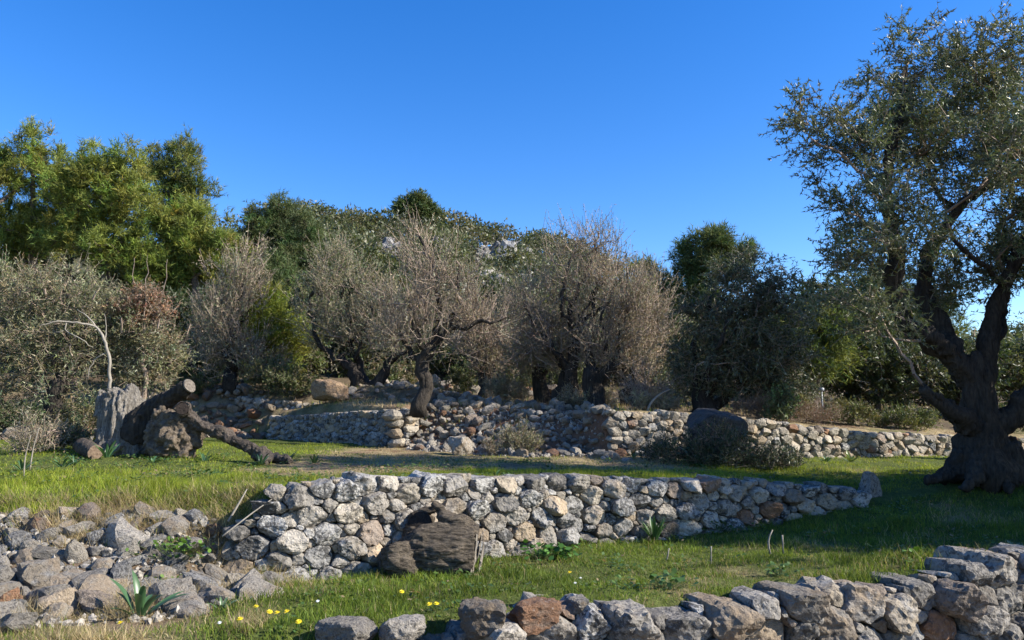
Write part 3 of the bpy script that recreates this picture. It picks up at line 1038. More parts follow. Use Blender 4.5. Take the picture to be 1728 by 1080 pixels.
def pxblob(px, py, rx, ry, d, rd=None):
    c = at(px, py, d)
    k = d / F_PX
    return (c, (rx * k, rd if rd else .5 * (rx + ry) * k, ry * k))

def pick(g, n, pal):
    """pal: [(weight, colour)...]; slight individual variation"""
    w = np.array([p[0] for p in pal], float)
    c = np.array([p[1] for p in pal])
    i = g.choice(len(pal), n, p=w / w.sum())
    return c[i] * g.uniform(.75, 1.3, (n, 1))

def tree(name, label, cat, base, guides, blobs, seed, nclus, twigs=10, tl=.28, nleaf=10, ll=.055, lw=.014, pal=None, mat=None, bark=None, group=None,
         updir=.35, spread_=.8, tri=False, droop=.1, twigr=.004, tipr=.006, step=.2, wob=.05, flute=.25, shell=.45, kind='olive', trunk_mesh=None, twmat=None, bare=0.0, lift=.12, gscale=None, mound=False, ex=2.3):
    g = rng(seed)
    base = np.array(base, float)
    root = thing(name, label, cat, base, group)
    s = Skel()
    for P, R in guides:
        s.guide(np.array(P), R, g, wob * (.15 if kind == 'pine' else .6))
    A = blobs_points(blobs, nclus, g, shell)
    A[:, 2] -= .45 * tl * updir
    A = A[A[:, 2] > height(A[:, 0], A[:, 1]) + .03]
    s.grow(A, g, step * 1.5, wob, lift=lift)
    s.radii(tipr, ex)
    th, E, ER = wood_mesh(s, bark or M_BARK, .028, seed, flute, 16, None, base)
    if trunk_mesh is not None:
        tk = obj('trunk', trunk_mesh, root)
        if th is not None:
            obj('limbs', th, tk)
    elif th is not None:
        obj('trunk', th, root)
    # twigs on the clusters
    C = A
    cen = np.concatenate([np.array(c)[None] for c, r in blobs]).mean(0)
    own = np.array([min(range(len(blobs)), key=lambda k: np.sum(((c - blobs[k][0]) / np.array(blobs[k][1])) ** 2)) for c in C])
    O = unit(C - np.array([blobs[k][0] for k in own]) + np.array([0, 0, .15]))
    m = twigs
    Bt = np.repeat(C, m, 0) + g.normal(size=(len(C) * m, 3)) * tl * .16
    Dt = unit(np.repeat(O, m, 0) * .55 + np.array([0, 0, updir]) + g.normal(size=(len(Bt), 3)) * spread_)
    Lt = tl * g.uniform(.55, 1.35, len(Bt))
    tw = np.stack([Bt, Bt + Dt * Lt[:, None] - np.array([0, 0, 1]) * (droop * Lt)[:, None]], 1)
    pv, pf = prisms(E, ER) if len(E) else (np.zeros((0, 3)), np.zeros((0, 4), int))
    if kind != 'pine':
        rv, rf = ribbons(tw, twigr * 1.1, twigr * .5, g)
        pf = np.concatenate([pf, rf + len(pv)])
        pv = np.concatenate([pv, rv])
    tag(obj('branches', mesh('branches', pv - base, [pf], twmat or M_TWIG, None, True), root), kind='stuff')
    # leaves
    cl_tone = g.uniform(.8, 1.2, (len(C), 1)) * (1 + .12 * g.normal(size=(len(C), 3)) * np.array([1, .5, .6]))
    keep = np.repeat(g.uniform(0, 1, len(C)) >= bare, m)
    ti = np.repeat(np.where(keep)[0], nleaf)
    n = len(ti)
    t = g.uniform(.12, 1.0, n)
    P0 = tw[ti, 0] + (tw[ti, 1] - tw[ti, 0]) * t[:, None]
    col = pick(g, n, pal) * cl_tone[ti // m]
    if kind == 'pine':
        Dl = unit(Dt[ti] * .8 + g.normal(size=(n, 3)) * .55)
    else:
        Dl = unit(Dt[ti] * .55 + g.normal(size=(n, 3)) * .7 - np.array([0, 0, droop]))
    V, F, cc = leaves(P0, Dl, ll * g.uniform(.65, 1.3, n), lw * g.uniform(.7, 1.3, n), col, g, tri)
    tag(obj('crown', mesh('crown', V - base, [F], mat or M_OLIVE, np.clip(cc, 0, .8)), root), kind='stuff')
    return root

def gbase(px, d):
    x = (px - CX) / F_PX * d * 1.0
    return np.array([x, d, H1(x, d)])

# ------------------------------------------------------------------ the big olive on the right
PAL_O = [(5, (.065, .09, .036)), (3, (.095, .12, .048)), (1.2, (.15, .17, .075)), (.4, (.13, .10, .05))]
PAL_D = [(4, (.04, .056, .028)), (3, (.062, .08, .04)), (1, (.10, .11, .06))]
PAL_B = [(3, (.38, .315, .235)), (3, (.30, .25, .18)), (2.4, (.23, .225, .125)), (.8, (.31, .285, .15))]
PAL_G = [(3, (.20, .22, .115)), (2.5, (.25, .255, .145)), (2, (.145, .17, .08)), (.6, (.32, .27, .18))]
PAL_S = [(3, (.16, .17, .08)), (3, (.225, .21, .105)), (2, (.115, .13, .06)), (1, (.28, .24, .14))]
PAL_P = [(4, (.18, .215, .042)), (3, (.14, .175, .04)), (2, (.245, .26, .055)), (1.3, (.08, .11, .03))]
PAL_PD = [(4, (.065, .095, .035)), (3, (.085, .115, .045)), (1.5, (.12, .14, .06))]

BIGK = .8
TK = 1.0
def gd(*pts, k=1.0):
    """guide polyline from (px, py, depth, radius in px)"""
    P = np.array([at(a, b, d) for a, b, d, r in pts])
    return P, np.array([r * k * TK * d / F_PX for a, b, d, r in pts])

Db = 10.0
bb = at(1660, 800, Db)
bb[2] = H1(bb[0], bb[1])
def gb(*pts):
    return gd(*[(a, b, d, r * (1.0 if b > 730 else .78 if b > 500 else .84)) for a, b, d, r in pts], k=.68)
g_main = [
    gb((1662, 812, Db, 88), (1660, 770, Db, 64), (1655, 705, Db, 50), (1648, 640, Db, 44), (1640, 600, Db, 34)),
    gb((1636, 640, Db, 36), (1605, 600, Db - .1, 29), (1570, 570, Db - .2, 25), (1528, 552, Db - .3, 22), (1508, 500, Db - .35, 19), (1512, 420, Db - .4, 16), (1495, 340, Db - .4, 12), (1500, 260, Db - .4, 9), (1522, 180, Db - .4, 7), (1530, 110, Db - .4, 4)),
    gb((1608, 600, Db, 30), (1590, 545, Db + .2, 24), (1556, 500, Db + .3, 20), (1560, 440, Db + .3, 14), (1600, 370, Db + .3, 13), (1650, 320, Db + .2, 11), (1728, 285, Db, 9), (1790, 240, Db, 6)),
    gb((1658, 640, Db, 34), (1668, 590, Db, 25), (1670, 545, Db, 21), (1690, 500, Db, 17), (1708, 450, Db - .1, 15), (1735, 400, Db - .2, 12), (1770, 330, Db - .2, 8)),
    gb((1676, 540, Db + .1, 14), (1684, 590, Db + .1, 14), (1692, 540, Db + .4, 9), (1700, 460, Db + .6, 7), (1760, 400, Db + .9, 5)),
    gb((1700, 490, Db, 9), (1668, 455, Db - .3, 8), (1630, 420, Db - .4, 7), (1600, 380, Db - .5, 5)),
    gb((1635, 720, Db - .1, 32), (1604, 690, Db - .3, 22), (1575, 668, Db - .5, 17), (1558, 655, Db - .55, 15)),
    gb((1565, 662, Db - .5, 8), (1535, 620, Db - .7, 6), (1505, 560, Db - .8, 5), (1465, 530, Db - .9, 4)),
    gb((1690, 720, Db - .1, 36), (1715, 690, Db - .1, 25), (1745, 655, Db - .2, 21), (1790, 600, Db - .4, 14), (1830, 520, Db - .6, 9)),
    gb((1570, 570, Db - .2, 8), (1520, 575, Db - .5, 4), (1460, 560, Db - .8, 3)),
    gb((1495, 350, Db - .4, 8), (1460, 300, Db - .6, 6), (1420, 255, Db - .8, 5), (1370, 235, Db - .9, 3)),
    gb((1512, 430, Db - .4, 7), (1470, 390, Db - .7, 5), (1430, 360, Db - .9, 4)),
]
roots = [gb((1645, 760, Db, 44), (1612, 795, Db - .1, 24), (1585, 806, Db - .2, 13), (1562, 812, Db - .3, 6)),
         gb((1660, 760, Db - .1, 40), (1645, 800, Db - .3, 24), (1632, 818, Db - .5, 12), (1622, 826, Db - .6, 5)),
         gb((1675, 755, Db - .1, 40), (1688, 804, Db - .3, 24), (1700, 822, Db - .5, 12), (1708, 832, Db - .65, 5)),
         gb((1690, 760, Db - .1, 40), (1730, 803, Db - .2, 26), (1765, 818, Db - .4, 12), (1800, 828, Db - .5, 5)),
         gb((1690, 760, Db + .1, 40), (1740, 798, Db + .2, 22), (1790, 806, Db + .3, 8)),
         gb((1650, 780, Db + .2, 40), (1620, 795, Db + .5, 18), (1590, 800, Db + .8, 6))]
trunk_big = fuse(g_main[:4] + g_main[6:7] + g_main[8:9] + roots, .024, M_BARK, 5, 2, .05, (13, 13, 1.7), None, bb)
bl = [(1545, 110, 85, 80, 9.7), (1640, 100, 85, 75, 9.9), (1715, 170, 70, 90, 9.8), (1375, 195, 50, 50, 9.2), (1440, 225, 65, 60, 9.4), (1560, 220, 110, 70, 9.6), (1450, 330, 70, 55, 9.3),
      (1425, 435, 60, 50, 9.2), (1520, 400, 80, 70, 9.4), (1650, 310, 80, 75, 10.2), (1700, 420, 70, 70, 9.9), (1590, 480, 60, 45, 10.5), (1775, 250, 110, 130, 9.8), (1800, 430, 100, 110, 9.7), (1400, 505, 45, 35, 9.1),
      (1470, 545, 55, 30, 9.1), (1650, 160, 90, 90, 11.2), (1530, 260, 90, 90, 10.9), (1700, 250, 90, 90, 8.6), (1900, 330, 110, 110, 9.6), (1930, 470, 100, 90, 9.8), (1880, 560, 90, 60, 9.6), (1560, 500, 60, 45, 11.9), (1750, 390, 95, 70, 11.5), (1830, 300, 90, 70, 11.4)]
big = tree('olive_tree', 'huge old olive with dark twisted trunk filling the right edge', 'tree', bb, g_main, [pxblob(*b, 1.05) for b in bl], 3, 1000, 10, .29, 19, .062, .021, PAL_O, M_OLIVE, M_BARK, 'olive trees',
           .3, .8, True, .08, .003, .0045, .2, .05, .25, .5, trunk_mesh=trunk_big)

# ------------------------------------------------------------------ olives of the upper terrace
def simple_guides(px, d, h, r, lean=0, forks=3, seed=0, fan=.5, split=.45):
    """a stout gnarled bole dividing into a few rising limbs"""
    g = rng(seed)
    b = gbase(px, d)
    G = []
    t0 = b + np.array([lean * h * split * .5, 0, h * split])
    mid = b + (t0 - b) * .5 + np.array([g.normal() * .12 * h * .2, g.normal() * .05, 0])
    r = r * TK
    G.append((np.array([b - [0, 0, .12], b + [0, 0, .08], mid, t0]), np.array([r * 1.7, r * 1.25, r, r * .95])))
    for k in range(forks):
        a = (k + .5) / forks * 2 * math.pi + g.uniform(-.4, .4)
        o = np.array([math.cos(a), math.sin(a) * .7, 0]) * fan * h
        G.append((np.array([t0 - [0, 0, .05], t0 + o * .35 + [0, 0, h * .12], t0 + o * .8 + [0, 0, h * .35], t0 + o + [0, 0, h * .62]]), np.array([r * .6, r * .45, r * .28, r * .12])))
    return b, G

OG = 'olive trees'
TK = .8
# bare-looking central olive
b, _ = simple_guides(715, 15.6, 1, .2)
d = 15.6
G = [gd((708, 700, d, 19), (713, 680, d, 14), (718, 640, d, 13), (716, 610, d, 13), (728, 585, d, 12)),
     gd((728, 585, d, 9), (745, 555, d, 7), (738, 500, d, 5.5), (725, 440, d, 4), (705, 390, d, 2.5)),
     gd((730, 582, d, 8), (765, 550, d - .1, 6), (800, 548, d - .2, 4.5), (855, 535, d - .4, 2.5)),
     gd((765, 550, d, 5), (775, 500, d + .3, 3.5), (770, 440, d + .3, 2.5)),
     gd((718, 620, d, 7), (690, 590, d + .2, 5), (668, 540, d + .3, 3)),
     gd((720, 600, d, 6), (700, 560, d - .3, 4), (690, 500, d - .4, 3))]
tree('olive_tree', 'bare brownish olive with slim dark trunk and wiry shoots at centre', 'tree', b, G,
     [pxblob(*q, d) for q in ((703, 405, 26, 42), (735, 455, 62, 52), (690, 490, 52, 55), (790, 500, 46, 45), (720, 550, 80, 45), (815, 530, 48, 36), (660, 550, 40, 45))], 101, 230, 9, .5, 7, .05, .017, PAL_B, M_OLIVE_D, M_BARK, OG,
     .7, .42, True, -.02, .0045, .0085, .2, .06, .25, .5, twmat=M_TWIG, ex=2.05)
# split olive to its left
d = 20.3
b = gbase(612, d)
def gs(*p):
    return gd(*p, k=.72)
G = [gs((618, 672, d, 34), (612, 652, d, 26), (600, 630, d, 17), (580, 608, d, 12), (545, 595, d, 8), (530, 560, d, 6), (520, 500, d, 4), (545, 440, d, 2.5)),
     gs((612, 660, d, 20), (612, 630, d + .2, 12), (608, 605, d + .2, 9), (598, 600, d + .2, 8), (590, 560, d + .3, 4), (575, 480, d, 3)),
     gs((624, 665, d, 22), (645, 635, d, 14), (655, 610, d, 11), (672, 595, d - .1, 8), (660, 560, d, 4), (650, 500, d, 3)),
     gs((650, 615, d, 8), (690, 590, d - .3, 5), (705, 560, d - .4, 3)), gs((600, 605, d, 5), (625, 560, d - .3, 4), (630, 480, d - .3, 2.5))]
tree('olive_tree', 'grey-green olive with wide trunk split into leaning limbs', 'tree', b, G,
     [pxblob(*q, d) for q in ((562, 445, 45, 48), (595, 490, 60, 50), (540, 520, 42, 50), (635, 540, 58, 45), (590, 565, 65, 35), (640, 505, 36, 36), (668, 565, 35, 40))], 103, 250, 9, .5, 11, .07, .024, PAL_G, M_OLIVE_D, M_BARK, OG,
     .65, .48, True, -.02, .005, .009, .22, .07, .25, .5, ex=2.05)
# brushy grey tree further left
d = 21
b, G = simple_guides(388, d, 3.2, .2, .0, 4, 7, .3)
tree('olive_tree', 'brushy grey-brown olive standing in front of the pines', 'tree', b, G,
     [pxblob(*q, d) for q in ((412, 440, 42, 40), (400, 490, 62, 48), (375, 540, 55, 50), (405, 580, 60, 40), (360, 590, 45, 40), (435, 600, 45, 40))], 105, 260, 9, .52, 10, .075, .024, PAL_B[:2] + PAL_G, M_OLIVE_D, M_BARK, OG,
     .8, .36, True, -.02, .006, .009, .25, .08, .25, .5, ex=2.05)
# small olive between
d = 20
b, G = simple_guides(820, d, 2.4, .2, .05, 4, 9, .3)
tree('olive_tree', 'small brown twiggy olive behind and right of the bare one', 'tree', b, G,
     [pxblob(*q, d) for q in ((820, 585, 48, 38), (840, 545, 45, 40), (800, 560, 40, 40), (850, 600, 35, 30))], 107, 140, 9, .5, 9, .07, .022, PAL_B, M_OLIVE_D, M_BARK, OG, .8, .35, True, -.02, .006, .008)
# group at centre right
d = 17.4
b = gbase(968, d)
G = [gd((975, 700, d, 26), (968, 670, d, 17), (962, 640, d, 14), (968, 600, d, 12), (972, 575, d, 11)),
     gd((972, 578, d, 8), (962, 540, d, 6), (972, 490, d, 4.5), (1000, 440, d, 3), (1010, 390, d, 2)),
     gd((972, 580, d, 7), (985, 560, d - .2, 5.5), (950, 530, d - .3, 4), (955, 460, d - .2, 3), (975, 400, d, 2)),
     gd((966, 620, d, 8), (930, 585, d, 5), (905, 550, d, 4), (885, 510, d, 2.5)),
     gd((965, 545, d, 5), (1020, 520, d - .3, 3.5), (1050, 470, d - .4, 2.5))]
tree('olive_tree', 'tall wispy brown olive, highest crown of the centre-right group', 'tree', b, G,
     [pxblob(*q, d) for q in ((985, 398, 50, 38), (1030, 415, 26, 42), (925, 415, 20, 24), (960, 470, 62, 45), (1010, 470, 52, 48), (900, 505, 48, 52), (945, 555, 62, 45), (1000, 545, 55, 45), (885, 570, 35, 40))], 109, 260, 9, .54, 7, .056, .019, PAL_B + PAL_G[:1], M_OLIVE_D, M_BARK, OG,
     .65, .44, True, -.02, .0045, .009, .2, .06, ex=2.05)
d = 16.9
b = gbase(1003, d)
G = [gd((1003, 702, d, 30), (1003, 675, d, 22), (1000, 640, d, 20), (1000, 622, d, 19)),
     gd((1005, 650, d, 14), (1030, 625, d - .1, 13), (1042, 612, d - .15, 11), (1048, 570, d, 5), (1060, 500, d, 3.5), (1058, 450, d, 2)),
     gd((1000, 625, d, 10), (990, 590, d + .2, 7), (1000, 530, d + .3, 4), (1010, 470, d + .4, 3)), gd((1035, 618, d, 6), (1010, 570, d - .3, 4), (1020, 520, d - .3, 3))]
tree('olive_tree', 'stout pale-trunked olive pollard with wiry shoots in the centre-right group', 'tree', b, G,
     [pxblob(*q, d) for q in ((1050, 490, 50, 48), (1075, 540, 45, 50), (1030, 560, 55, 40), (1060, 595, 45, 30), (1010, 590, 40, 30))], 111, 190, 9, .5, 9, .056, .019, PAL_B[:2] + PAL_G[1:], M_OLIVE_D, M_BARK, OG, .8, .36, True, -.02, .0045, .009, ex=2.05)
d = 18.2
b, G = simple_guides(1060, d, 2.6, .22, -.1, 4, 13, .3)
tree('olive_tree', 'brown thicket-like olive at the right of the centre-right group', 'tree', b, G,
     [pxblob(*q, d) for q in ((1095, 500, 38, 50), (1105, 560, 35, 45), (1075, 590, 45, 45), (1090, 630, 40, 30))], 113, 160, 9, .5, 8, .06, .02, PAL_B, M_OLIVE_D, M_BARK, OG, .8, .36, True, -.02, .005, .009, ex=2.05)
d = 18.6
b, G = simple_guides(915, d, 2.0, .2, .02, 4, 15, .3)
tree('olive_tree', 'short dark-trunked olive left of the centre-right group', 'tree', b, G,
     [pxblob(*q, d) for q in ((900, 560, 45, 42), (880, 520, 35, 35), (925, 600, 42, 32), (880, 600, 35, 32))], 115, 160, 9, .42, 11, .066, .022, PAL_G, M_OLIVE_D, M_BARK, OG, .6, .5, True, .02, .005, .007)
d = 17.8
b, G = simple_guides(943, d, 1.7, .19, .5, 3, 16, .25)
tree('olive_tree', 'leaning dark olive trunk just left of the tall wispy olive', 'tree', b, G,
     [pxblob(*q, d) for q in ((950, 590, 40, 30), (925, 560, 35, 30))], 116, 70, 11, .34, 7, .06, .016, PAL_G, M_OLIVE_D, M_BARK, OG, .6, .5, True, .02, .005, .006)
# dark dense olive on the wall
d = 15.5
b = gbase(1190, d)
G = [gd((1192, 712, d, 36), (1185, 690, d, 26), (1180, 668, d, 20), (1175, 640, d, 9), (1170, 590, d, 6), (1200, 500, d, 4)),
     gd((1190, 680, d, 14), (1215, 640, d, 8), (1230, 590, d, 6), (1260, 500, d, 4)), gd((1200, 690, d, 12), (1260, 640, d + .2, 7), (1310, 580, d + .2, 4)), gd((1185, 670, d, 9), (1200, 600, d - .4, 5), (1240, 520, d - .5, 3))]
tree('olive_tree', 'dense dark green olive on the wall above the big boulder', 'tree', b, G,
     [pxblob(*q, d) for q in ((1265, 470, 70, 48), (1225, 530, 78, 62), (1310, 520, 62, 62), (1200, 600, 72, 50), (1290, 600, 80, 55), (1165, 640, 45, 40), (1260, 640, 70, 35), (1330, 640, 45, 35))], 117, 520, 10, .30, 11, .07, .027, PAL_D, M_OLIVE, M_BARK, OG,
     .25, .75, True, .15, .004, .006)

# grey-green olive thicket at the left
d = 15.0
b, G = simple_guides(95, d, 2.6, .22, .1, 5, 21, .45)
tree('olive_tree', 'broad grey-green bushy olive at the far left below the pines', 'tree', b, G,
     [pxblob(*q, d) for q in ((40, 480, 75, 48), (120, 490, 70, 45), (20, 560, 70, 60), (100, 570, 80, 55), (0, 630, 60, 50), (90, 640, 70, 40), (-50, 520, 60, 80))], 121, 330, 9, .34, 10, .07, .024, PAL_S, M_OLIVE, M_BARK, OG, .5, .6, True, .0, .004, .006)
d = 15.6
b, G = simple_guides(235, d, 2.2, .17, -.1, 5, 23, .45)
tree('olive_tree', 'bushy olive with a rust-brown top behind the weathered stump', 'tree', b, G,
     [pxblob(*q, d) for q in ((190, 520, 55, 38), (225, 560, 62, 45), (270, 590, 48, 40), (180, 610, 60, 45), (255, 630, 45, 35))], 123, 240, 9, .32, 10, .07, .024, PAL_S, M_OLIVE, M_BARK, OG, .4, .65, True, .05, .004, .006)
d = 15.4
b, G = simple_guides(243, d, 3.0, .06, 0, 3, 25, .12, .6)
tree('oak_sapling', 'rust-red dry-leaved small tree poking out of the left olive thicket', 'tree', b, G,
     [pxblob(*q, d) for q in ((250, 497, 22, 18), (228, 520, 30, 20), (260, 528, 24, 18))], 125, 60, 10, .26, 11, .06, .026, [(3, (.27, .145, .085)), (2, (.22, .13, .08)), (1, (.19, .15, .08))], M_OLIVE_D, M_TWIG, None, .4, .7, True, .05, .004, .005)

TK = 1.0
# ------------------------------------------------------------------ pines
def pine(label, px, d, top, blobs, seed, nclus=150, pal=PAL_P, twigs=17, tl=.34, nleaf=11, ll=.17, lw=.028, r=.17, lean=0, trunk_px=None, group='pines on the slope', name='pine_tree'):
    b = gbase(px, d)
    t = at(trunk_px or px, top, d)
    m = (b + t) / 2 + np.array([lean, 0, 0])
    G = [(np.array([b - [0, 0, .2], b + (m - b) * .5, m, (m + t) / 2, t]), np.array([r * 1.2, r, r * .75, r * .45, .03]))]
    return tree(name, label, 'tree', b, G, [pxblob(*q, d) for q in blobs], seed, nclus, twigs, tl, nleaf, ll, lw, pal, M_PINE, M_PBARK, group,
                .6, .8, True, -.05, .006, .012, .35, .08, .12, .55, kind='pine', lift=.02, twmat=M_PBARK)

pine('tallest bright pine at the far left edge with a leaning spire top', 55, 27, 215, ((20, 300, 62, 48), (62, 255, 42, 40), (105, 290, 48, 45), (0, 370, 65, 50), (57, 222, 13, 18), (25, 430, 60, 40), (100, 345, 45, 40), (-20, 270, 40, 40), (65, 390, 55, 45)), 201, 380)
pine('broad yellow-green pine whose boughs droop right of the tallest pine', 165, 25.5, 260, ((150, 290, 50, 42), (205, 310, 62, 48), (238, 360, 55, 45), (165, 360, 65, 42), (195, 415, 75, 40), (245, 445, 58, 34), (115, 320, 45, 42), (215, 265, 32, 24), (165, 260, 26, 20), (120, 390, 50, 36)), 203, 420, lean=.3)
pine('upright blue-green pine rising above the others beside open sky', 300, 30, 245, ((300, 275, 38, 36), (265, 290, 32, 36), (340, 315, 30, 24), (292, 330, 45, 34), (318, 250, 13, 22), (256, 250, 10, 18), (300, 375, 50, 36), (290, 245, 10, 14)), 205, 230, PAL_P[:2] + PAL_PD)
pine('pale green pine shoulder sloping down to the right', 330, 26, 360, ((310, 375, 46, 36), (355, 400, 48, 36), (300, 425, 60, 40), (380, 430, 44, 34), (275, 470, 58, 34), (350, 460, 50, 30), (330, 350, 30, 24)), 207, 300)
pine('dark green pine with twin tops left of the hill crest', 470, 31, 345, ((472, 360, 30, 34), (515, 378, 20, 28), (448, 395, 40, 36), (500, 420, 50, 40), (455, 455, 52, 40), (535, 455, 46, 44), (432, 370, 16, 24), (405, 420, 36, 34)), 209, 370, PAL_PD)
pine('small vivid yellow-green pine beside the brushy grey olive', 470, 21.5, 500, ((462, 525, 30, 26), (485, 555, 26, 28), (448, 560, 30, 26), (492, 590, 16, 26), (455, 500, 18, 16)), 211, 110, [(3, (.17, .205, .03)), (2, (.21, .23, .035)), (1, (.12, .15, .03))], 20, .36, 9, .15, .022, .11)
pine('shaded dark pine filling in behind the leftmost pines', 110, 31, 330, ((95, 400, 75, 55), (180, 450, 80, 50), (25, 430, 65, 60), (260, 490, 60, 45), (130, 330, 50, 45)), 213, 230, PAL_PD)
pine('dark mid-slope pine behind the brushy grey olive', 370, 29, 430, ((360, 480, 50, 40), (330, 520, 60, 40), (420, 500, 45, 45), (470, 470, 40, 40)), 215, 180, PAL_PD)
pine('round-topped blue-green pine behind the dense dark olive', 1205, 25, 385, ((1205, 405, 50, 26), (1172, 425, 36, 28), (1240, 430, 40, 32), (1205, 450, 60, 30), (1160, 470, 30, 25), (1180, 500, 50, 30)), 217, 210, PAL_PD + [(1.5, (.13, .15, .04))])
pine('narrow green pine between the brown olives and the round-topped pine', 1090, 26, 440, ((1095, 465, 26, 26), (1075, 490, 30, 30), (1120, 495, 24, 26), (1100, 530, 40, 34)), 219, 130, PAL_P[:2] + PAL_PD)
pine('dark pine crown seen through the left limbs of the big olive', 1470, 22, 440, ((1480, 480, 50, 36), (1440, 530, 60, 40), (1520, 520, 55, 40), (1500, 570, 70, 36), (1400, 560, 50, 40)), 221, 210, PAL_PD)
pine('bushy yellowish pine in front of the dark thicket right of the dense olive', 1370, 19.5, 520, ((1350, 560, 45, 38), (1385, 600, 50, 32), (1400, 560, 36, 36), (1340, 610, 40, 30)), 223, 150, PAL_P[:2] + PAL_PD, 20, .4, 9, .16, .024)
pine('dark pine seen between the forked limbs of the big olive', 1565, 24, 490, ((1560, 520, 45, 32), (1585, 555, 40, 30), (1545, 570, 50, 32)), 225, 120, PAL_P[:2] + PAL_PD)
pine('lone umbrella pine on the crest of the hill', 705, 106, 338, ((704, 342, 22, 11), (684, 352, 15, 9), (728, 360, 12, 10), (706, 356, 24, 11)), 227, 110, PAL_PD, 26, 1.1, 9, .5, .16, .35, group='pines on the hill')

pine('pine outside the picture beyond the left edge', -130, 27, 250, ((-130, 300, 70, 50), (-90, 380, 70, 60), (-170, 400, 70, 60), (-120, 470, 90, 50)), 229, 170)
# darker broad-leaved trees and off-frame neighbours whose shade falls into the picture
def bushy(label, px, d, blobs, seed, nclus, pal, ll=.125, lw=.058, twigs=9, tl=.36, nleaf=8, name='evergreen_oak', cat='tree', h=2.2, r=.14, group='evergreen oaks and thickets', mat=None, tri=True):
    b, G = simple_guides(px, d, h, r, 0, 4, seed, .35)
    return tree(name, label, cat, b, G, [pxblob(*q, d) for q in blobs], seed, int(nclus * .75), twigs, tl, nleaf, ll, lw, pal, mat or M_LEAF, M_BARK, group, .3, .8, tri, .05, .005, .007, .25, .05)
PAL_E = [(4, (.045, .062, .026)), (3, (.065, .085, .034)), (1, (.095, .11, .05))]
PAL_E2 = [(4, (.07, .09, .03)), (3, (.10, .115, .042)), (1, (.14, .145, .06))]
bushy('dark evergreen thicket behind the lamp post', 1455, 20.5, ((1400, 630, 50, 30), (1460, 620, 70, 45), (1530, 620, 60, 40), (1490, 660, 70, 25)), 301, 260, PAL_E)
bushy('dark evergreen oak behind the trunk of the big olive', 1610, 21, ((1590, 630, 60, 45), (1650, 610, 60, 35), (1620, 670, 60, 25)), 303, 180, PAL_E)
bushy('olive-green oak at the right edge beyond the big trunk', 1720, 22, ((1700, 620, 50, 32), (1750, 600, 60, 40), (1710, 660, 50, 25)), 305, 150, PAL_E2)
bushy('shadowy evergreen oak under the left pines', 310, 22.5, ((300, 560, 60, 50), (330, 610, 60, 40), (270, 520, 50, 40), (350, 650, 45, 22)), 307, 240, PAL_E)
bushy('evergreen oak in the gap between the grey olives', 480, 24, ((470, 620, 50, 40), (510, 580, 40, 60), (440, 630, 40, 30), (520, 510, 35, 50)), 309, 220, PAL_E2)
bushy('green oak on the slope behind the bare central olive', 690, 27, ((640, 540, 60, 55), (700, 590, 70, 40), (640, 470, 50, 40), (780, 600, 60, 40), (600, 610, 50, 30)), 311, 260, PAL_E2 + PAL_E, .15, .07)
bushy('green oak on the slope behind the centre-right olives', 900, 27, ((870, 560, 50, 45), (930, 600, 60, 40), (850, 500, 40, 40), (990, 560, 60, 50), (1060, 610, 60, 40), (1130, 570, 50, 60), (1120, 630, 50, 30)), 313, 320, PAL_E2 + PAL_E, .15, .07)
bushy('green oak growing below the crags left of centre', 615, 45, ((600, 480, 50, 30), (650, 480, 50, 28), (560, 460, 50, 40)), 315, 130, PAL_E2, .26, .12, 9, .6)

for k_, (lab, px, d_, bl_, n_) in enumerate([
        ('dark woodland oak behind the left pines and the thicket', 130, 26, ((60, 560, 80, 60), (160, 560, 80, 60), (120, 640, 110, 40), (240, 600, 70, 60)), 260),
        ('dark woodland oak between the brushy grey olive and the dark twin pine', 400, 27, ((380, 560, 70, 60), (440, 600, 70, 50), (400, 640, 80, 30), (500, 540, 50, 60)), 260),
        ('dark woodland oak behind the split olive', 580, 28, ((560, 560, 60, 70), (620, 600, 70, 50), (560, 640, 80, 30), (590, 500, 50, 50)), 260),
        ('dark woodland oak behind the bare central olive', 760, 29, ((720, 610, 70, 45), (790, 580, 60, 60), (760, 640, 90, 28), (820, 540, 50, 50)), 240),
        ('dark woodland oak behind the short dark-trunked olive', 900, 29.5, ((890, 560, 60, 60), (950, 610, 70, 45), (880, 640, 80, 28), (850, 500, 36, 36)), 240),
        ('dark woodland oak behind the stout pollard', 1040, 29, ((1020, 590, 70, 55), (1090, 560, 50, 70), (1060, 640, 90, 30), (1130, 600, 50, 60)), 260),
        ('dark woodland oak between the dense olive and the lamp post', 1300, 24, ((1260, 600, 60, 60), (1330, 560, 60, 60), (1310, 650, 80, 28), (1390, 520, 50, 50)), 240),
        ('dark woodland oak left of the big trunk', 1500, 25, ((1450, 600, 60, 60), (1530, 590, 60, 60), (1500, 655, 90, 25), (1570, 620, 50, 50)), 240)]):
    bushy(lab, px, d_, bl_, 331 + k_, n_, PAL_E, .19, .095, 8, .42, 8)

bushy('evergreen thicket outside the picture beyond the left edge', -170, 17, ((-150, 560, 90, 80), (-230, 600, 90, 70), (-100, 620, 70, 60)), 345, 260, PAL_E2 + PAL_S)
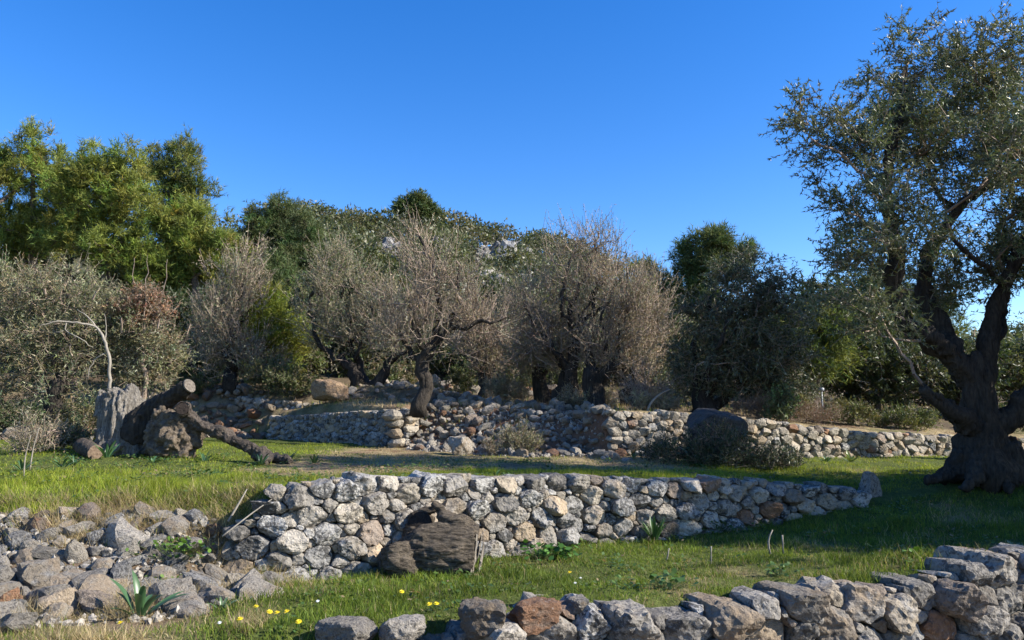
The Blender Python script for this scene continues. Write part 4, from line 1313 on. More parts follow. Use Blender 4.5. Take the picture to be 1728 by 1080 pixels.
# off-frame olives to the right: one darkens the lower terrace, the other the big trunk
PAL_SH = PAL_D
def shade_tree(label, x, y, h, R, seed, n=150):
    z = H1(x, y)
    g = rng(seed)
    b = np.array([x, y, z])
    G = [(np.array([b - [0, 0, .2], b + [0, 0, .8], b + [.1, 0, h * .45]]), np.array([.5, .36, .3]))]
    for k in range(5):
        a = k * 1.256 + g.uniform(-.3, .3)
        o = np.array([math.cos(a), math.sin(a), 0]) * R * .6
        G.append((np.array([b + [.1, 0, h * .4], b + o * .5 + [0, 0, h * .6], b + o + [0, 0, h * .8]]), np.array([.2, .12, .05])))
    bl = [(b + np.array([math.cos(a) * R * .55, math.sin(a) * R * .55, h * (.62 + .1 * math.sin(3 * a))]), (R * .55, R * .55, h * .25)) for a in np.arange(6) * 1.047]
    bl.append((b + np.array([0, 0, h * .8]), (R * .6, R * .6, h * .22)))
    tree('olive_tree', label, 'tree', b, G, bl, seed, n, 9, .42, 11, .14, .06, PAL_SH, M_OLIVE, M_BARK, OG, .3, .8, True, .05, .005, .007, .3)
shade_tree('olive standing outside the picture to the right of the lower terrace', 9.3, 7.6, 6.3, 1.65, 401, 330)
shade_tree('unseen olive added right of the big olive to shade its trunk', 12.0, 9.0, 7.4, 1.8, 402, 250)  # unseen olive, added to throw shade on the big trunk

zp = H1(11.6, 13.6)  # unseen pine, added and shaped to keep sun off the dense olive
bp_ = np.array([11.6, 13.6, zp])
tree('pine_tree', 'unseen tall pine added at the right, its high crown placed to shade the dense olive', 'tree', bp_,
     [(np.array([bp_ - [0, 0, .2], bp_ + [.1, 0, 3], bp_ + [0, .1, 5.6], bp_ + [0, 0, 7.2]]), np.array([.2, .16, .1, .04]))],
     [(bp_ + np.array([0, .2, 7.3]), (1.5, 1.3, .8)), (bp_ + np.array([-.6, .5, 7.0]), (1.2, 1.1, .6)), (bp_ + np.array([.7, .1, 7.0]), (1.2, 1.1, .6))],
     407, 150, 16, .34, 9, .2, .045, PAL_PD, M_PINE, M_PBARK, 'pines on the slope', .6, .8, True, -.05, .006, .012, .35, .08, .12, .55, kind='pine', lift=.02, twmat=M_PBARK)

# ------------------------------------------------------------------ shrubs
def shrub(name, label, px, d, rx, ry, seed, pal, n=50, ll=.05, lw=.016, twigs=10, tl=.2, nleaf=9, mat=None, up=.6, sp=.55, group='shrubs and bushes', py=None, bare=0, tri=True, depth=None):
    g = rng(seed)
    b = gbase(px, d)
    if py is not None:
        b = at(px, py, d)
        b[2] = H1(b[0], b[1])
    k = d / F_PX
    c = b + np.array([0, 0, ry * k])
    G = [(np.array([b - [0, 0, .05], b + [0, 0, ry * k * .5], c + [0, 0, ry * k * .2]]), np.array([.02, .012, .006]))]
    return tree(name, label, 'shrub', b, G, [(c, (rx * k, (depth or rx * k * .8), ry * k)), (c + np.array([rx * k * .4, 0, -ry * k * .3]), (rx * k * .6, rx * k * .5, ry * k * .6)), (c - np.array([rx * k * .45, 0, ry * k * .25]), (rx * k * .55, rx * k * .5, ry * k * .65))],
                seed, int(n * .8), twigs - 2, tl, nleaf, ll * 1.15, lw * 1.45, pal, mat or M_LEAF, M_TWIG, group, up, sp, tri, 0, .0028, .003, .14, .03, bare=bare)
PAL_BR = [(3, (.17, .105, .075)), (2, (.22, .15, .11)), (1, (.12, .08, .06))]
PAL_ST = [(3, (.33, .28, .19)), (2, (.26, .22, .15)), (1, (.18, .17, .09))]
shrub('low_shrub', 'dark prickly bush left of the big shaded boulder', 1140, 12.2, 52, 26, 501, PAL_D, 110, .04, .014, py=785)
shrub('low_shrub', 'dark low bush right of the big shaded boulder', 1300, 11.9, 50, 19, 502, PAL_D, 110, .04, .014, py=792)
shrub('low_shrub', 'dark scrub growing over the front of the big shaded boulder', 1212, 11.85, 50, 36, 503, PAL_D, 140, .04, .014, py=790)
shrub('dry_bush', 'reddish-brown dry bush on the wall right of the dense olive', 1275, 15.2, 42, 20, 504, PAL_BR, 90, .04, .01, 12, .24, 5, M_OLIVE_D, .5, .6)
shrub('dry_bush', 'reddish-brown dry brush further along the top of the wall', 1355, 15.6, 50, 16, 505, PAL_BR, 90, .04, .01, 12, .24, 5, M_OLIVE_D, .5, .6)
shrub('green_bush', 'green bush on the wall in front of the lamp post', 1425, 16.2, 42, 19, 506, PAL_E2 + [(2, (.18, .20, .07))], 100, .05, .016, 10, .22, 10)
shrub('green_bush', 'bright green low bush along the wall near the big trunk', 1520, 16.4, 55, 16, 507, PAL_E2 + [(2, (.15, .19, .06))], 110, .05, .018, 10, .2, 10)
shrub('grey_bush', 'small grey-green bush left of the lamp post', 1345, 17.5, 26, 26, 508, PAL_S, 60, .05, .02)
shrub('green_bush', 'light green bush at the foot of the dense olive', 1312, 15.0, 24, 30, 509, [(3, (.11, .15, .07)), (1, (.18, .21, .11))], 60, .055, .022)
shrub('grey_bush', 'grey-green bush growing out of the central rubble slope', 880, 13.9, 32, 26, 510, PAL_S, 70, .04, .012, 12, .2, 8, M_OLIVE_D, .8, .4)
shrub('grey_bush', 'small grey thistly bush left of the squarish block', 830, 13.9, 16, 14, 511, PAL_ST, 30, .04, .012, 10, .15, 6, M_OLIVE_D, .8, .4)
shrub('green_bush', 'dark green bush under the split olive at left', 500, 20, 40, 30, 512, PAL_E2, 90, .06, .024)
shrub('green_bush', 'leafy bush right of the brushy grey olive trunk', 455, 20.5, 42, 36, 513, PAL_E2 + PAL_S, 90, .06, .022)
shrub('green_bush', 'green bush behind the small twiggy olive', 880, 21.5, 36, 22, 514, PAL_E2, 70, .07, .026)
shrub('green_bush', 'small green bush left of the small twiggy olive', 785, 21.0, 30, 20, 515, PAL_E2, 60, .07, .024)
shrub('straw_bush', 'dry yellow grass clump behind the short dark olive', 860, 18.6, 46, 20, 516, PAL_ST, 80, .10, .012, 12, .24, 6, M_OLIVE_D, .9, .35)
shrub('straw_bush', 'dry yellow undergrowth between the centre-right trunks', 990, 17.2, 50, 16, 517, PAL_ST, 70, .10, .012, 12, .24, 6, M_OLIVE_D, .9, .35)
shrub('straw_bush', 'dry grass at the foot of the pale standing post', 1100, 15.0, 40, 12, 518, PAL_ST, 60, .09, .012, 12, .2, 6, M_OLIVE_D, .9, .35)
shrub('dry_bush', 'tangle of grey twigs under the right of the centre-right olives', 1090, 15.2, 46, 34, 519, PAL_B, 80, .03, .008, 12, .34, 2, M_OLIVE_D, .5, .7)
shrub('dry_bush', 'dry straw-coloured stalky plant at left of the grey scrub', 60, 11.0, 34, 30, 520, PAL_ST, 60, .05, .01, 10, .26, 5, M_OLIVE_D, 1.0, .4, py=760)
shrub('grey_bush', 'grey-green scrub left of the weathered stump', 108, 11.4, 32, 22, 521, PAL_S + PAL_D, 80, .04, .014, py=752)
shrub('green_bush', 'dark undergrowth at the far left edge', 15, 14.2, 60, 34, 522, PAL_E, 120, .05, .02)
shrub('green_bush', 'dark bush behind the weathered stump', 145, 14.4, 50, 36, 523, PAL_E + PAL_S, 110, .05, .02)
shrub('dry_bush', 'brown twiggy bush behind the sawn trunk', 262, 14.2, 50, 40, 524, PAL_B[:2] + PAL_S, 100, .045, .014, 12, .3, 6, M_OLIVE_D, .4, .7)
shrub('green_bush', 'small bush on the bank under the left end of the upper wall', 330, 21, 30, 18, 525, PAL_E2, 50, .06, .022)
shrub('green_bush', 'green undergrowth on the slope behind the centre-right trunks', 960, 22.5, 60, 30, 526, PAL_E2, 110, .07, .026)
shrub('green_bush', 'shady undergrowth right of the centre-right olives', 1130, 18, 46, 36, 527, PAL_E, 100, .06, .022)
shrub('green_bush', 'undergrowth on the slope between the split olive and the bare olive', 665, 22.5, 60, 26, 528, PAL_E2 + PAL_ST[:1], 110, .07, .024)
shrub('green_bush', 'low bush behind the big olive at the right edge', 1690, 17, 50, 22, 529, PAL_E2, 90, .05, .02)
shrub('ground_ivy', 'leafy green plant growing between the rocks at the bottom edge', 790, 4.55, 60, 16, 530, [(3, (.05, .10, .02)), (1, (.09, .14, .03))], 60, .03, .018, 8, .06, 9, None, .5, .8, 'shrubs and bushes', 1075)

# hillside scrub, one far mass
def scrub():
    g = rng(77)
    n = 2250
    px = g.uniform(-350, 1950, n)
    d = g.uniform(34, 118, n) ** 1.0
    d[:420] = g.uniform(101, 117, 420)
    px[:420] = g.uniform(430, 1050, 420)
    d[420:1350] = g.uniform(62, 103, 930)
    px[420:1350] = g.uniform(480, 1000, 930)
    x = (px - CX) / F_PX * d
    z = height(x, d)
    gap = n2(x, d, .09, 5) + .75
    py = 715 - (z - EYE) / d * F_PX
    cr = ((np.abs(px - 652) < 36) & (np.abs(py - 432) < 17)) | ((np.abs(px - 838) < 46) & (np.abs(py - 433) < 17))
    ok = (gap > 0) & ~cr
    x, d, z = x[ok], d[ok], z[ok]
    n = len(x)
    R = g.uniform(.8, 2.1, n) * np.where(d > 101, g.uniform(.8, 1.5, n), 1)
    VV, FF, CC, k = [], [], [], 0
    m = 78
    C = np.repeat(np.stack([x, d, z + R * .55], -1), m, 0)
    u = unit(g.normal(size=(n * m, 3)))
    u[:, 2] = np.abs(u[:, 2]) * 1.0 - .25
    lump = 1 + .28 * fbm(u * 2.2 + np.repeat(np.arange(n) * 3.7, m)[:, None], 4, 2)
    P = C + u * (np.repeat(R, m) * lump * g.uniform(.7, 1, n * m))[:, None]
    base = np.array([(.06, .075, .03), (.08, .09, .038), (.045, .062, .026), (.12, .11, .06), (.10, .115, .048)])
    col = np.repeat(base[g.integers(0, 5, n)] * g.uniform(.8, 1.2, (n, 1)), m, 0) * g.uniform(.7, 1.3, (n * m, 1))
    V, F, c = leaves(P, unit(u + g.normal(size=u.shape) * .8), np.repeat(R, m) * g.uniform(.14, .27, n * m), np.repeat(R, m) * g.uniform(.11, .19, n * m), col, g, True)
    o = obj('hillside_scrub', mesh('hillside_scrub', V, [F], M_LEAF, c))
    tag(o, 'low evergreen scrub covering the far hillside and its crest', 'scrub', kind='stuff')
scrub()

# ------------------------------------------------------------------ stumps, logs, sapling
def disc(c, ax, r, mat, parent, base, name='cut_face', th=.012, seed=0):
    P = np.array([c - ax * th, c, c + ax * th])
    V, Q, Tt = tube_rings(P, [r * .98, r, r * .97], 22, seed, .06)
    return obj(name, mesh(name, V - base, [Q, Tt], mat, None, False), parent)
# hollow cut stump before the middle wall
d = 6.75
sb = at(720, 975, d)
sb[2] = H1(sb[0], d)
T = [gd((798, 932, d + .02, 42), (760, 932, d, 45), (715, 932, d, 43), (675, 945, d - .05, 28)),
     gd((668, 918, d - .12, 22), (670, 945, d - .17, 28), (690, 975, d - .2, 20)),
     gd((800, 915, d + .05, 26), (778, 898, d + .05, 24), (757, 880, d + .08, 16), (744, 865, d + .1, 10), (736, 853, d + .1, 5), (731, 848, d + .1, 3)),
     gd((700, 905, d + .16, 22), (697, 882, d + .2, 12), (700, 866, d + .22, 7)), gd((700, 872, d + .22, 8), (720, 862, d + .24, 8), (738, 858, d + .2, 7)),
     gd((800, 962, d, 24), (745, 968, d, 24), (700, 972, d, 20)), gd((655, 955, d - .05, 14), (640, 968, d - .1, 8)), gd((706, 905, d + .30, 20), (716, 878, d + .32, 20), (722, 868, d + .32, 14))]
def carve_st(V, Nn):
    xe = at(806, 930, d)[0]
    V[:, 0] = np.minimum(V[:, 0], xe + .12 * (V[:, 2] - sb[2] - .3))
    return V
st_me = fuse(T, .012, M_STUMP, 9, 1, .022, (5, 20, 20), carve_st, sb)
st = thing('cut_stump', 'hollow grey-brown cut olive stump lying against the middle wall', 'stump', sb)
sw_ = obj('stump_wood', st_me, st)
hcen = at(708, 884, d + .10)
disc(hcen, unit(np.array([-.25, -.8, .5])), .115, wood_mat('stump_hollow_shade', (.012, .010, .008), (.03, .024, .02), 2, (4, 4, 4), .02), sw_, sb, 'hollow', .01, 4)  # flat dark disc, the cavity's shade put into its colour
# splintered plates on the sawn right-hand end
gs = rng(3)
M_SPL = wood_mat('grey_splintered_wood', (.13, .115, .095), (.30, .27, .23), 2.5, (8, 8, 1), .02)
for k, (px, py, w, h_) in enumerate([(800, 940, .035, .36), (812, 944, .03, .26), (808, 925, .03, .22)]):
    q = at(px, py, d - .10 + .10 * k)
    P = np.array([q - [0.06, 0, h_ * .5], q + [0, 0, 0], q + [.05, 0, h_ * .5]])
    V, Q, Tt = tube_rings(*resample(P, [w * .8, w, w * .5], .02), 9, k, .45)
    V = (V - q) * np.array([.45, 2.6, 1]) + q
    obj('splinter', mesh('splinter', V - sb, [Q, Tt], M_SPL, None, False), st)

# weathered stump at the left
d = 11.2
wb = at(205, 762, d)
wb[2] = H1(wb[0], d)
T = [gd((205, 770, d, 48), (208, 735, d, 36), (205, 700, d, 34), (208, 672, d, 30), (212, 658, d, 20)),
     gd((182, 700, d, 20), (178, 675, d, 14), (180, 662, d, 9)), gd((215, 680, d, 20), (222, 660, d, 13), (216, 652, d, 9)),
     gd((195, 740, d - .1, 30), (175, 765, d - .25, 14)), gd((215, 745, d - .1, 30), (240, 770, d - .25, 15)), gd((200, 740, d, 25), (205, 765, d - .35, 16))]
ws = thing('weathered_stump', 'pale weathered olive stump with jagged top at left', 'stump', wb)
obj('stump_wood', fuse(T, .016, M_DEAD, 21, 1, .055, (19, 19, 1.5), None, wb), ws)
# sawn trunk leaning right with a pale cut face
d = 11.0
T = [gd((235, 740, d + .1, 34), (250, 705, d + .05, 28), (268, 685, d, 19), (290, 670, d - .1, 14.5), (318, 653, d - .2, 12.5))]
tb = at(245, 755, d)
tb[2] = H1(tb[0], d)
tr = thing('sawn_trunk', 'dark sawn olive trunk rising to the right with a pale round cut end', 'stump', tb)
obj('trunk_wood', fuse(T, .014, M_BARK, 23, 1, .02, (12, 12, 12), None, tb), tr)
e0, e1 = at(300, 662, d - .13), at(319, 651.5, d - .21)
ax = unit(e1 - e0)
disc(e1 + ax * .006, ax, .100, M_CUT, tr, tb)
# brown root mass in front
d = 10.8
T = [gd((300, 760, d, 30), (302, 735, d, 38), (296, 712, d, 28), (290, 695, d, 16)), gd((270, 755, d, 20), (262, 735, d, 18), (272, 700, d, 18), (280, 690, d, 12)),
     gd((320, 750, d, 22), (325, 730, d, 20), (310, 705, d, 15)), gd((250, 765, d - .1, 12), (280, 758, d - .1, 18), (320, 765, d - .1, 18))]
rb_ = at(295, 768, d)
rb_[2] = H1(rb_[0], d)
rmx = thing('root_mass', 'knotted brown olive root mass with dry grass beside the fallen log', 'stump', rb_)
obj('root_wood', fuse(T, .02, M_DEAD and wood_mat('root_wood', (.07, .054, .04), (.22, .18, .135), 1.8, (3, 3, 3), .06), 25, 1, .055, (11, 11, 11), None, rb_), rmx)
# fallen hollow log
d = 10.7
T = [gd((302, 692, d, 13), (322, 706, d, 13), (345, 724, d - .03, 10), (375, 730, d - .05, 11), (405, 750, d - .1, 9), (440, 764, d - .15, 11), (462, 778, d - .2, 9)),
     gd((430, 762, d - .15, 12), (450, 775, d - .1, 9), (475, 772, d - .2, 7), (492, 780, d - .3, 5)), gd((445, 768, d - .15, 10), (440, 785, d - .4, 8)), gd((455, 768, d, 9), (470, 782, d + .1, 8))]
lb = at(420, 778, d)
lb[2] = H1(lb[0], d)
lg = thing('fallen_log', 'long dark fallen olive log sloping down to the grass with hollow end', 'log', lb)
obj('log_wood', fuse(T, .013, M_LOG, 27, 1, .026, (12, 12, 12), None, lb), lg)
M_HOLE = wood_mat('log_hollow_shade', (.015, .012, .01), (.04, .03, .025), 2, (4, 4, 4), .02)  # near-black colour stands for shade inside the log, on a flat disc
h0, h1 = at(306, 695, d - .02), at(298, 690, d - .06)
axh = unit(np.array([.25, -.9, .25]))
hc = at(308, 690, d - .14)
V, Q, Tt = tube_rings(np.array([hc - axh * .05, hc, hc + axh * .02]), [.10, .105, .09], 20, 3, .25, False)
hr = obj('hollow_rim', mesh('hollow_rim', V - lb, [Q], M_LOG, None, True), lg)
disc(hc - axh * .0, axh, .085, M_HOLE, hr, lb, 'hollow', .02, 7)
# short log piece by the squill
d = 10.9
q0, q1 = at(138, 752, d), at(160, 764, d - .35)
pl = thing('log_piece', 'short sawn log piece on the grass left of the weathered stump', 'log', (q0[0], q0[1], H1(q0[0], q0[1])))
V = fuse([(np.array([q0, (q0 + q1) / 2, q1]), np.array([.10, .115, .11]))], .02, M_LOG, 29, 1, .012, (6, 6, 6), None, pl.location)
obj('log_wood', V, pl)
disc(q1 + unit(q1 - q0) * .012, unit(q1 - q0), .10, wood_mat('brown_cut_wood', (.13, .09, .065), (.24, .18, .13), 2, (4, 4, 4), .01), pl, np.array(pl.location))

# bare sapling shooting from the stump
d = 11.25
sp_ = [gd((184, 662, d, 3.0), (186, 630, d, 2.9), (184, 600, d, 2.7), (176, 572, d, 2.5), (160, 549, d, 2.3), (130, 545, d - .1, 2.0), (100, 542, d - .2, 1.5), (66, 549, d - .3, .7)),
       gd((160, 549, d, 1.5), (150, 535, d, 1.2), (130, 522, d, .6)), gd((112, 545, d, 1.2), (108, 558, d, 1.0), (130, 568, d - .1, .9), (157, 586, d - .1, .5)),
       gd((178, 596, d, 1.3), (160, 605, d, 1.2), (150, 620, d, 1.0), (148, 640, d, .6)), gd((178, 576, d, 1.0), (180, 555, d + .1, .7), (176, 530, d + .1, .4)), gd((108, 558, d, .6), (88, 562, d, .4))]
spb = sp_[0][0][0]
sap = thing('bare_sapling', 'thin pale bare sapling arching left above the weathered stump', 'sapling', spb)
M_PALE = wood_mat('pale_sapling_bark', (.19, .17, .14), (.32, .295, .25), 2, (8, 8, 2), .004)
for k, (P, R) in enumerate(sp_):
    P, R = resample(P, R, .06)
    P[1:-1] += rng(k).normal(size=P[1:-1].shape) * .006
    V, Q, Tt = tube_rings(P, R, 6, k, .05)
    o = obj('stem' if k == 0 else 'branch', mesh('stem', V - spb, [Q, Tt], M_PALE, None, True), sap if k == 0 else stem0)
    if k == 0:
        stem0 = o

# pale stone post and garden lamp behind the wall
q = at(1123, 675, 15.6)
z = H1(q[0], 15.6)
boulder('stone_post', 'pale upright stone under the shade of the dense olive', (q[0], 15.6, z + .2), (.2, .2, .66), 171, M_BUFF, .2, 3)
d = 19.0
q = at(1388, 695, d)
z = H1(q[0], d)
lp = thing('garden_lamp', 'slim grey garden lamp post in the dark gap behind the green bush', 'lamp post', (q[0], d, z))
M_METAL, nt, out = newmat('painted_grey_metal')
b_ = N(nt, 'ShaderNodeBsdfPrincipled')
b_.inputs['Base Color'].default_value = (.30, .32, .34, 1)
b_.inputs['Roughness'].default_value = .5
nt.links.new(b_.outputs[0], out.inputs[0])
ztop = at(1388, 660, d)[2] - z
V, Q, Tt = tube_rings(np.array([[0, 0, -.05], [0, 0, ztop * .5], [0, 0, ztop]]), [.026, .022, .022], 10)
obj('post', mesh('post', V, [Q, Tt], M_METAL, None, True), lp)
V, Q, Tt = tube_rings(np.array([[0, 0, ztop - .01], [0, 0, ztop + .02], [0, 0, ztop + .07], [0, 0, ztop + .09]]), [.03, .065, .065, .03], 14)
obj('lamp_head', mesh('lamp_head', V, [Q, Tt], M_METAL, None, True), lp)
V, Q, Tt = tube_rings(np.array([[0, 0, ztop * .86], [-.08, 0, ztop * .9], [-.15, 0, ztop * .97]]), [.015, .015, .012], 6)
obj('bracket', mesh('bracket', V, [Q, Tt], M_METAL, None, True), lp)

# ------------------------------------------------------------------ broad-leaved plants and flowers
def blade_leaf(g, base, az, L, Wd, tilt, bend, n=7):
    """one strap leaf with a channelled section"""
    t = np.linspace(0, 1, n)
    el = tilt - bend * t ** 1.5
    dx = np.cumsum(np.cos(el)) / n * L
    dz = np.cumsum(np.sin(el)) / n * L
    dirh = np.array([math.cos(az), math.sin(az), 0])
    side = np.array([-math.sin(az), math.cos(az), 0])
    C = base + dx[:, None] * dirh + dz[:, None] * np.array([0, 0, 1])
    w = Wd * np.sin(np.pi * np.clip(t * .86 + .14, 0, 1)) ** .7
    up = -np.sin(el)[:, None] * dirh + np.cos(el)[:, None] * np.array([0, 0, 1])
    V = np.concatenate([C - side * w[:, None] * .5 + up * w[:, None] * .18, C, C + side * w[:, None] * .5 + up * w[:, None] * .18])
    i = np.arange(n - 1)
    F = np.concatenate([np.stack([i, i + n, i + n + 1, i + 1], -1), np.stack([i + n, i + 2 * n, i + 2 * n + 1, i + n + 1], -1)])
    return V, F

def squill(label, px, py, d, n, L, Wd, seed, col=(.055, .115, .045), name='squill_plant', cat='plant', group='squill plants', tilt=(.6, 1.45), bend=(.3, 1.0)):
    g = rng(seed)
    q = at(px, py, d)
    b = np.array([q[0], d, H1(q[0], d)])
    root = thing(name, label, cat, b, group)
    for k in range(n):
        az = k * 2.4 + g.uniform(-.3, .3)
        V, F = blade_leaf(g, np.array([math.cos(az), math.sin(az), 0]) * .02, az, L * g.uniform(.7, 1.15), Wd * g.uniform(.8, 1.2), g.uniform(*tilt), g.uniform(*bend))
        c = np.array(col) * g.uniform(.75, 1.3)
        obj('leaf', mesh('leaf', V, [F], M_SQUILL, np.tile(c, (len(V), 1)), True), root)
squill('large broad-leaved green squill among the lower left boulders', 238, 1010, 5.15, 11, .30, .05, 601)
squill('dense spiky squill at the foot of the middle wall right of centre', 1105, 915, 8.3, 20, .26, .035, 602, (.045, .10, .03), tilt=(.9, 1.5), bend=(.0, .5))
squill('upright green squill in front of the short log piece', 180, 778, 10.4, 14, .26, .045, 603, tilt=(.9, 1.5))
squill('dark low squill at left below the straw stalks', 38, 800, 9.2, 12, .18, .03, 604, tilt=(.5, 1.3))
squill('flat dark squill left of the log squill', 105, 793, 9.4, 12, .20, .028, 605, tilt=(.3, 1.1))
squill('small dark squill between the low ones on the left terrace', 125, 784, 9.9, 9, .15, .025, 606)
squill('small dark squill near the root mass', 258, 785, 9.9, 8, .13, .03, 607)
squill('little squill in front of the root mass', 345, 762, 10.3, 9, .17, .03, 608)
squill('squill growing by the end of the fallen log', 440, 776, 10.2, 11, .20, .032, 609)
squill('tall leafy weed right of the fallen log end', 530, 782, 10.3, 9, .16, .03, 610, (.07, .11, .03))
squill('leafy weed against the tip of the fallen log', 488, 770, 10.6, 10, .2, .035, 611, (.08, .12, .035))
squill('sunlit leafy weed on the sunny strip before the buff wall', 1435, 778, 13.2, 9, .22, .06, 612, (.14, .19, .06))
squill('small dark weed left of the sunlit leafy weed', 1395, 778, 13.2, 8, .14, .04, 613)
squill('bright green leafy plant on the sunlit strip at right', 1545, 935, 6.8, 10, .17, .065, 614, (.085, .17, .025), tilt=(.8, 1.5), bend=(.2, 1.2))
squill('grey-green leafy weed at the right edge above the foreground wall', 1712, 925, 7.1, 8, .12, .04, 615, (.12, .16, .08))
squill('thin squill in the straw by the foot of the buff wall', 1068, 768, 12.8, 12, .2, .025, 616, (.09, .14, .05))
squill('tiny upright weed on top of the middle wall', 835, 800, 8.1, 5, .12, .025, 617, (.07, .13, .03))
squill('small grass-like squill among the yellow flowers', 375, 1020, 5.3, 7, .12, .02, 618, (.08, .13, .06))

def mallow(label, px, py, d, n, R, seed, col, lw=.05):
    g = rng(seed)
    q = at(px, py, d)
    b = np.array([q[0], d, H1(q[0], d)])
    root = thing('leafy_weed', label, 'plant', b, 'leafy weeds')
    A = np.stack([g.normal(size=n) * R * .5, g.normal(size=n) * R * .4, g.uniform(.03, .14, n) * (R / .25)], -1)
    D = unit(A * np.array([1, 1, .3]) + g.normal(size=(n, 3)) * .05 + np.array([0, 0, .05]))
    c = pick(g, n, [(2, col), (1, np.array(col) * 1.4)])
    Dd = unit(np.stack([g.normal(size=n), g.normal(size=n), .35 + .2 * g.normal(size=n)], -1))
    nn = unit(np.stack([g.normal(size=n) * .4, g.normal(size=n) * .4, np.ones(n)], -1))
    r = unit(np.cross(Dd, nn))
    L = lw * g.uniform(.7, 1.3, (n, 1))
    V = np.stack([A, A + Dd * L * .35 - r * L * .45, A + Dd * L * .8 - r * L * .35, A + Dd * L, A + Dd * L * .8 + r * L * .35, A + Dd * L * .35 + r * L * .45], 1).reshape(-1, 3)
    i = np.arange(n)[:, None] * 6
    F = np.concatenate([i + np.array([[0, 1, 2, 3]]), i + np.array([[0, 3, 4, 5]])])
    obj('leaves', mesh('leaves', V, [F], M_LEAF, np.repeat(c, 6, 0)), root)
    E = np.stack([np.zeros((n, 3)) + A * np.array([.2, .2, 0]), A], 1)
    pv, pf = prisms(E, np.full((n, 2), .0015))
    obj('stalks', mesh('stalks', pv, [pf], M_LEAF, np.tile((.1, .14, .05), (len(pv), 1))), root)
mallow('bushy bright green weed in front of the middle wall right of the stump', 930, 950, 7.3, 150, .26, 701, (.05, .12, .02))
mallow('low dark weed patch in the grass before the foreground wall', 1125, 990, 5.9, 60, .2, 702, (.05, .10, .025), .04)
mallow('small weed in the sunlit grass left of the bright green plant', 1315, 965, 6.4, 50, .16, 703, (.06, .11, .03), .035)
mallow('dark green weed patch at the bottom near the brown rock', 480, 1070, 4.5, 90, .26, 704, (.045, .09, .025), .035)
mallow('weed patch beneath the middle wall in shade', 1215, 890, 8.7, 70, .22, 705, (.05, .085, .025), .04)
mallow('weed at the top left of the collapsed wall', 300, 905, 6.3, 120, .28, 706, (.075, .14, .02), .035)
mallow('weed in the rubble above the large squill', 275, 925, 6.0, 50, .14, 707, (.08, .14, .03), .03)

M_PETAL, nt, out = newmat('yellow_petal')
b_ = N(nt, 'ShaderNodeBsdfPrincipled')
b_.inputs['Base Color'].default_value = (.80, .62, .02, 1)
b_.inputs['Roughness'].default_value = .6
nt.links.new(b_.outputs[0], out.inputs[0])
M_WPETAL, nt, out = newmat('white_petal')
b_ = N(nt, 'ShaderNodeBsdfPrincipled')
b_.inputs['Base Color'].default_value = (.75, .75, .70, 1)
nt.links.new(b_.outputs[0], out.inputs[0])
def flower_meshes(mat, r, h):
    g = rng(9)
    V, F, k = [], [], 0
    for ring, (m, rr, el) in enumerate(((14, r, .15), (11, r * .7, .5), (7, r * .4, .95))):
        for j in range(m):
            a = 2 * math.pi * j / m + ring * .2
            dv = np.array([math.cos(a) * math.cos(el), math.sin(a) * math.cos(el), math.sin(el)])
            s = np.array([-math.sin(a), math.cos(a), 0]) * r * .17
            c = np.array([0, 0, h + ring * .002])
            V += [c, c + dv * rr * .6 - s, c + dv * rr, c + dv * rr * .6 + s]
            F.append([k, k + 1, k + 2, k + 3])
            k += 4
    head = mesh('flower_head', np.array(V), [np.array(F)], mat)
    Vs, Q, T = tube_rings(np.array([[0, 0, -.01], [.004, 0, h * .5], [0, 0, h]]), [.0025, .002, .002], 5)
    stem = mesh('flower_stem', Vs, [Q, T], M_LEAF, np.tile((.10, .15, .05), (len(Vs), 1)), True)
    return head, stem
fh, fs = flower_meshes(M_PETAL, .021, .075)
wh, wst = flower_meshes(M_WPETAL, .014, .06)
def flower(px, py, d0, label, hs_=(fh, fs), name='yellow_flower', group='yellow dandelion-like flowers', seed=0):
    g = rng(int(px * 7 + py))
    d = d0
    for _ in range(12):                       # walk along the ray until its foot is on the turf
        q = at(px, py, d)
        z = H1(q[0], d) + .075
        d = float(np.clip(d * (EYE - z) / max(.1, EYE - q[2]), 4.72, 8.0)) if py < 1050 or px < 400 else 5.2
    q = at(px, py, d)
    root = thing(name, label, 'flower', (q[0], d, H1(q[0], d)), group)
    root.rotation_euler = (g.uniform(.05, .45), g.normal() * .15, g.uniform(-.5, .5))
    obj('flower_head', hs_[0], root)
    obj('stem', hs_[1], root)
for px, py, lab in ((433, 1023, 'leftmost flower of the yellow row left of the cut stump'), (451, 1029, 'large yellow flower, second of the row left of the cut stump'), (470, 1033, 'small yellow flower in the middle of the row'),
                    (489, 1030, 'yellow flower fourth in the row left of the cut stump'), (506, 1037, 'tiny yellow flower at the right end of the row'), (406, 1043, 'yellow flower just below the row of flowers'),
                    (209, 1065, 'lone yellow flower at the bottom left'), (675, 996, 'lone yellow flower in front of the cut stump'), (727, 1058, 'left of two yellow flowers by the bottom rocks'), (735, 1052, 'right of two yellow flowers by the bottom rocks'), (965, 965, 'small yellow flower right of the bushy weed')):
    flower(px, py, 5.2, lab)
for px, py, lab in ((980, 972, 'small white flower below the bushy weed'), (972, 980, 'second small white flower below the bushy weed'), (537, 1044, 'small white flower right of the yellow row'), (373, 1043, 'small white flower left of the yellow row')):
    flower(px, py, 5.2, lab, (wh, wst), 'white_flower', 'small white flowers')

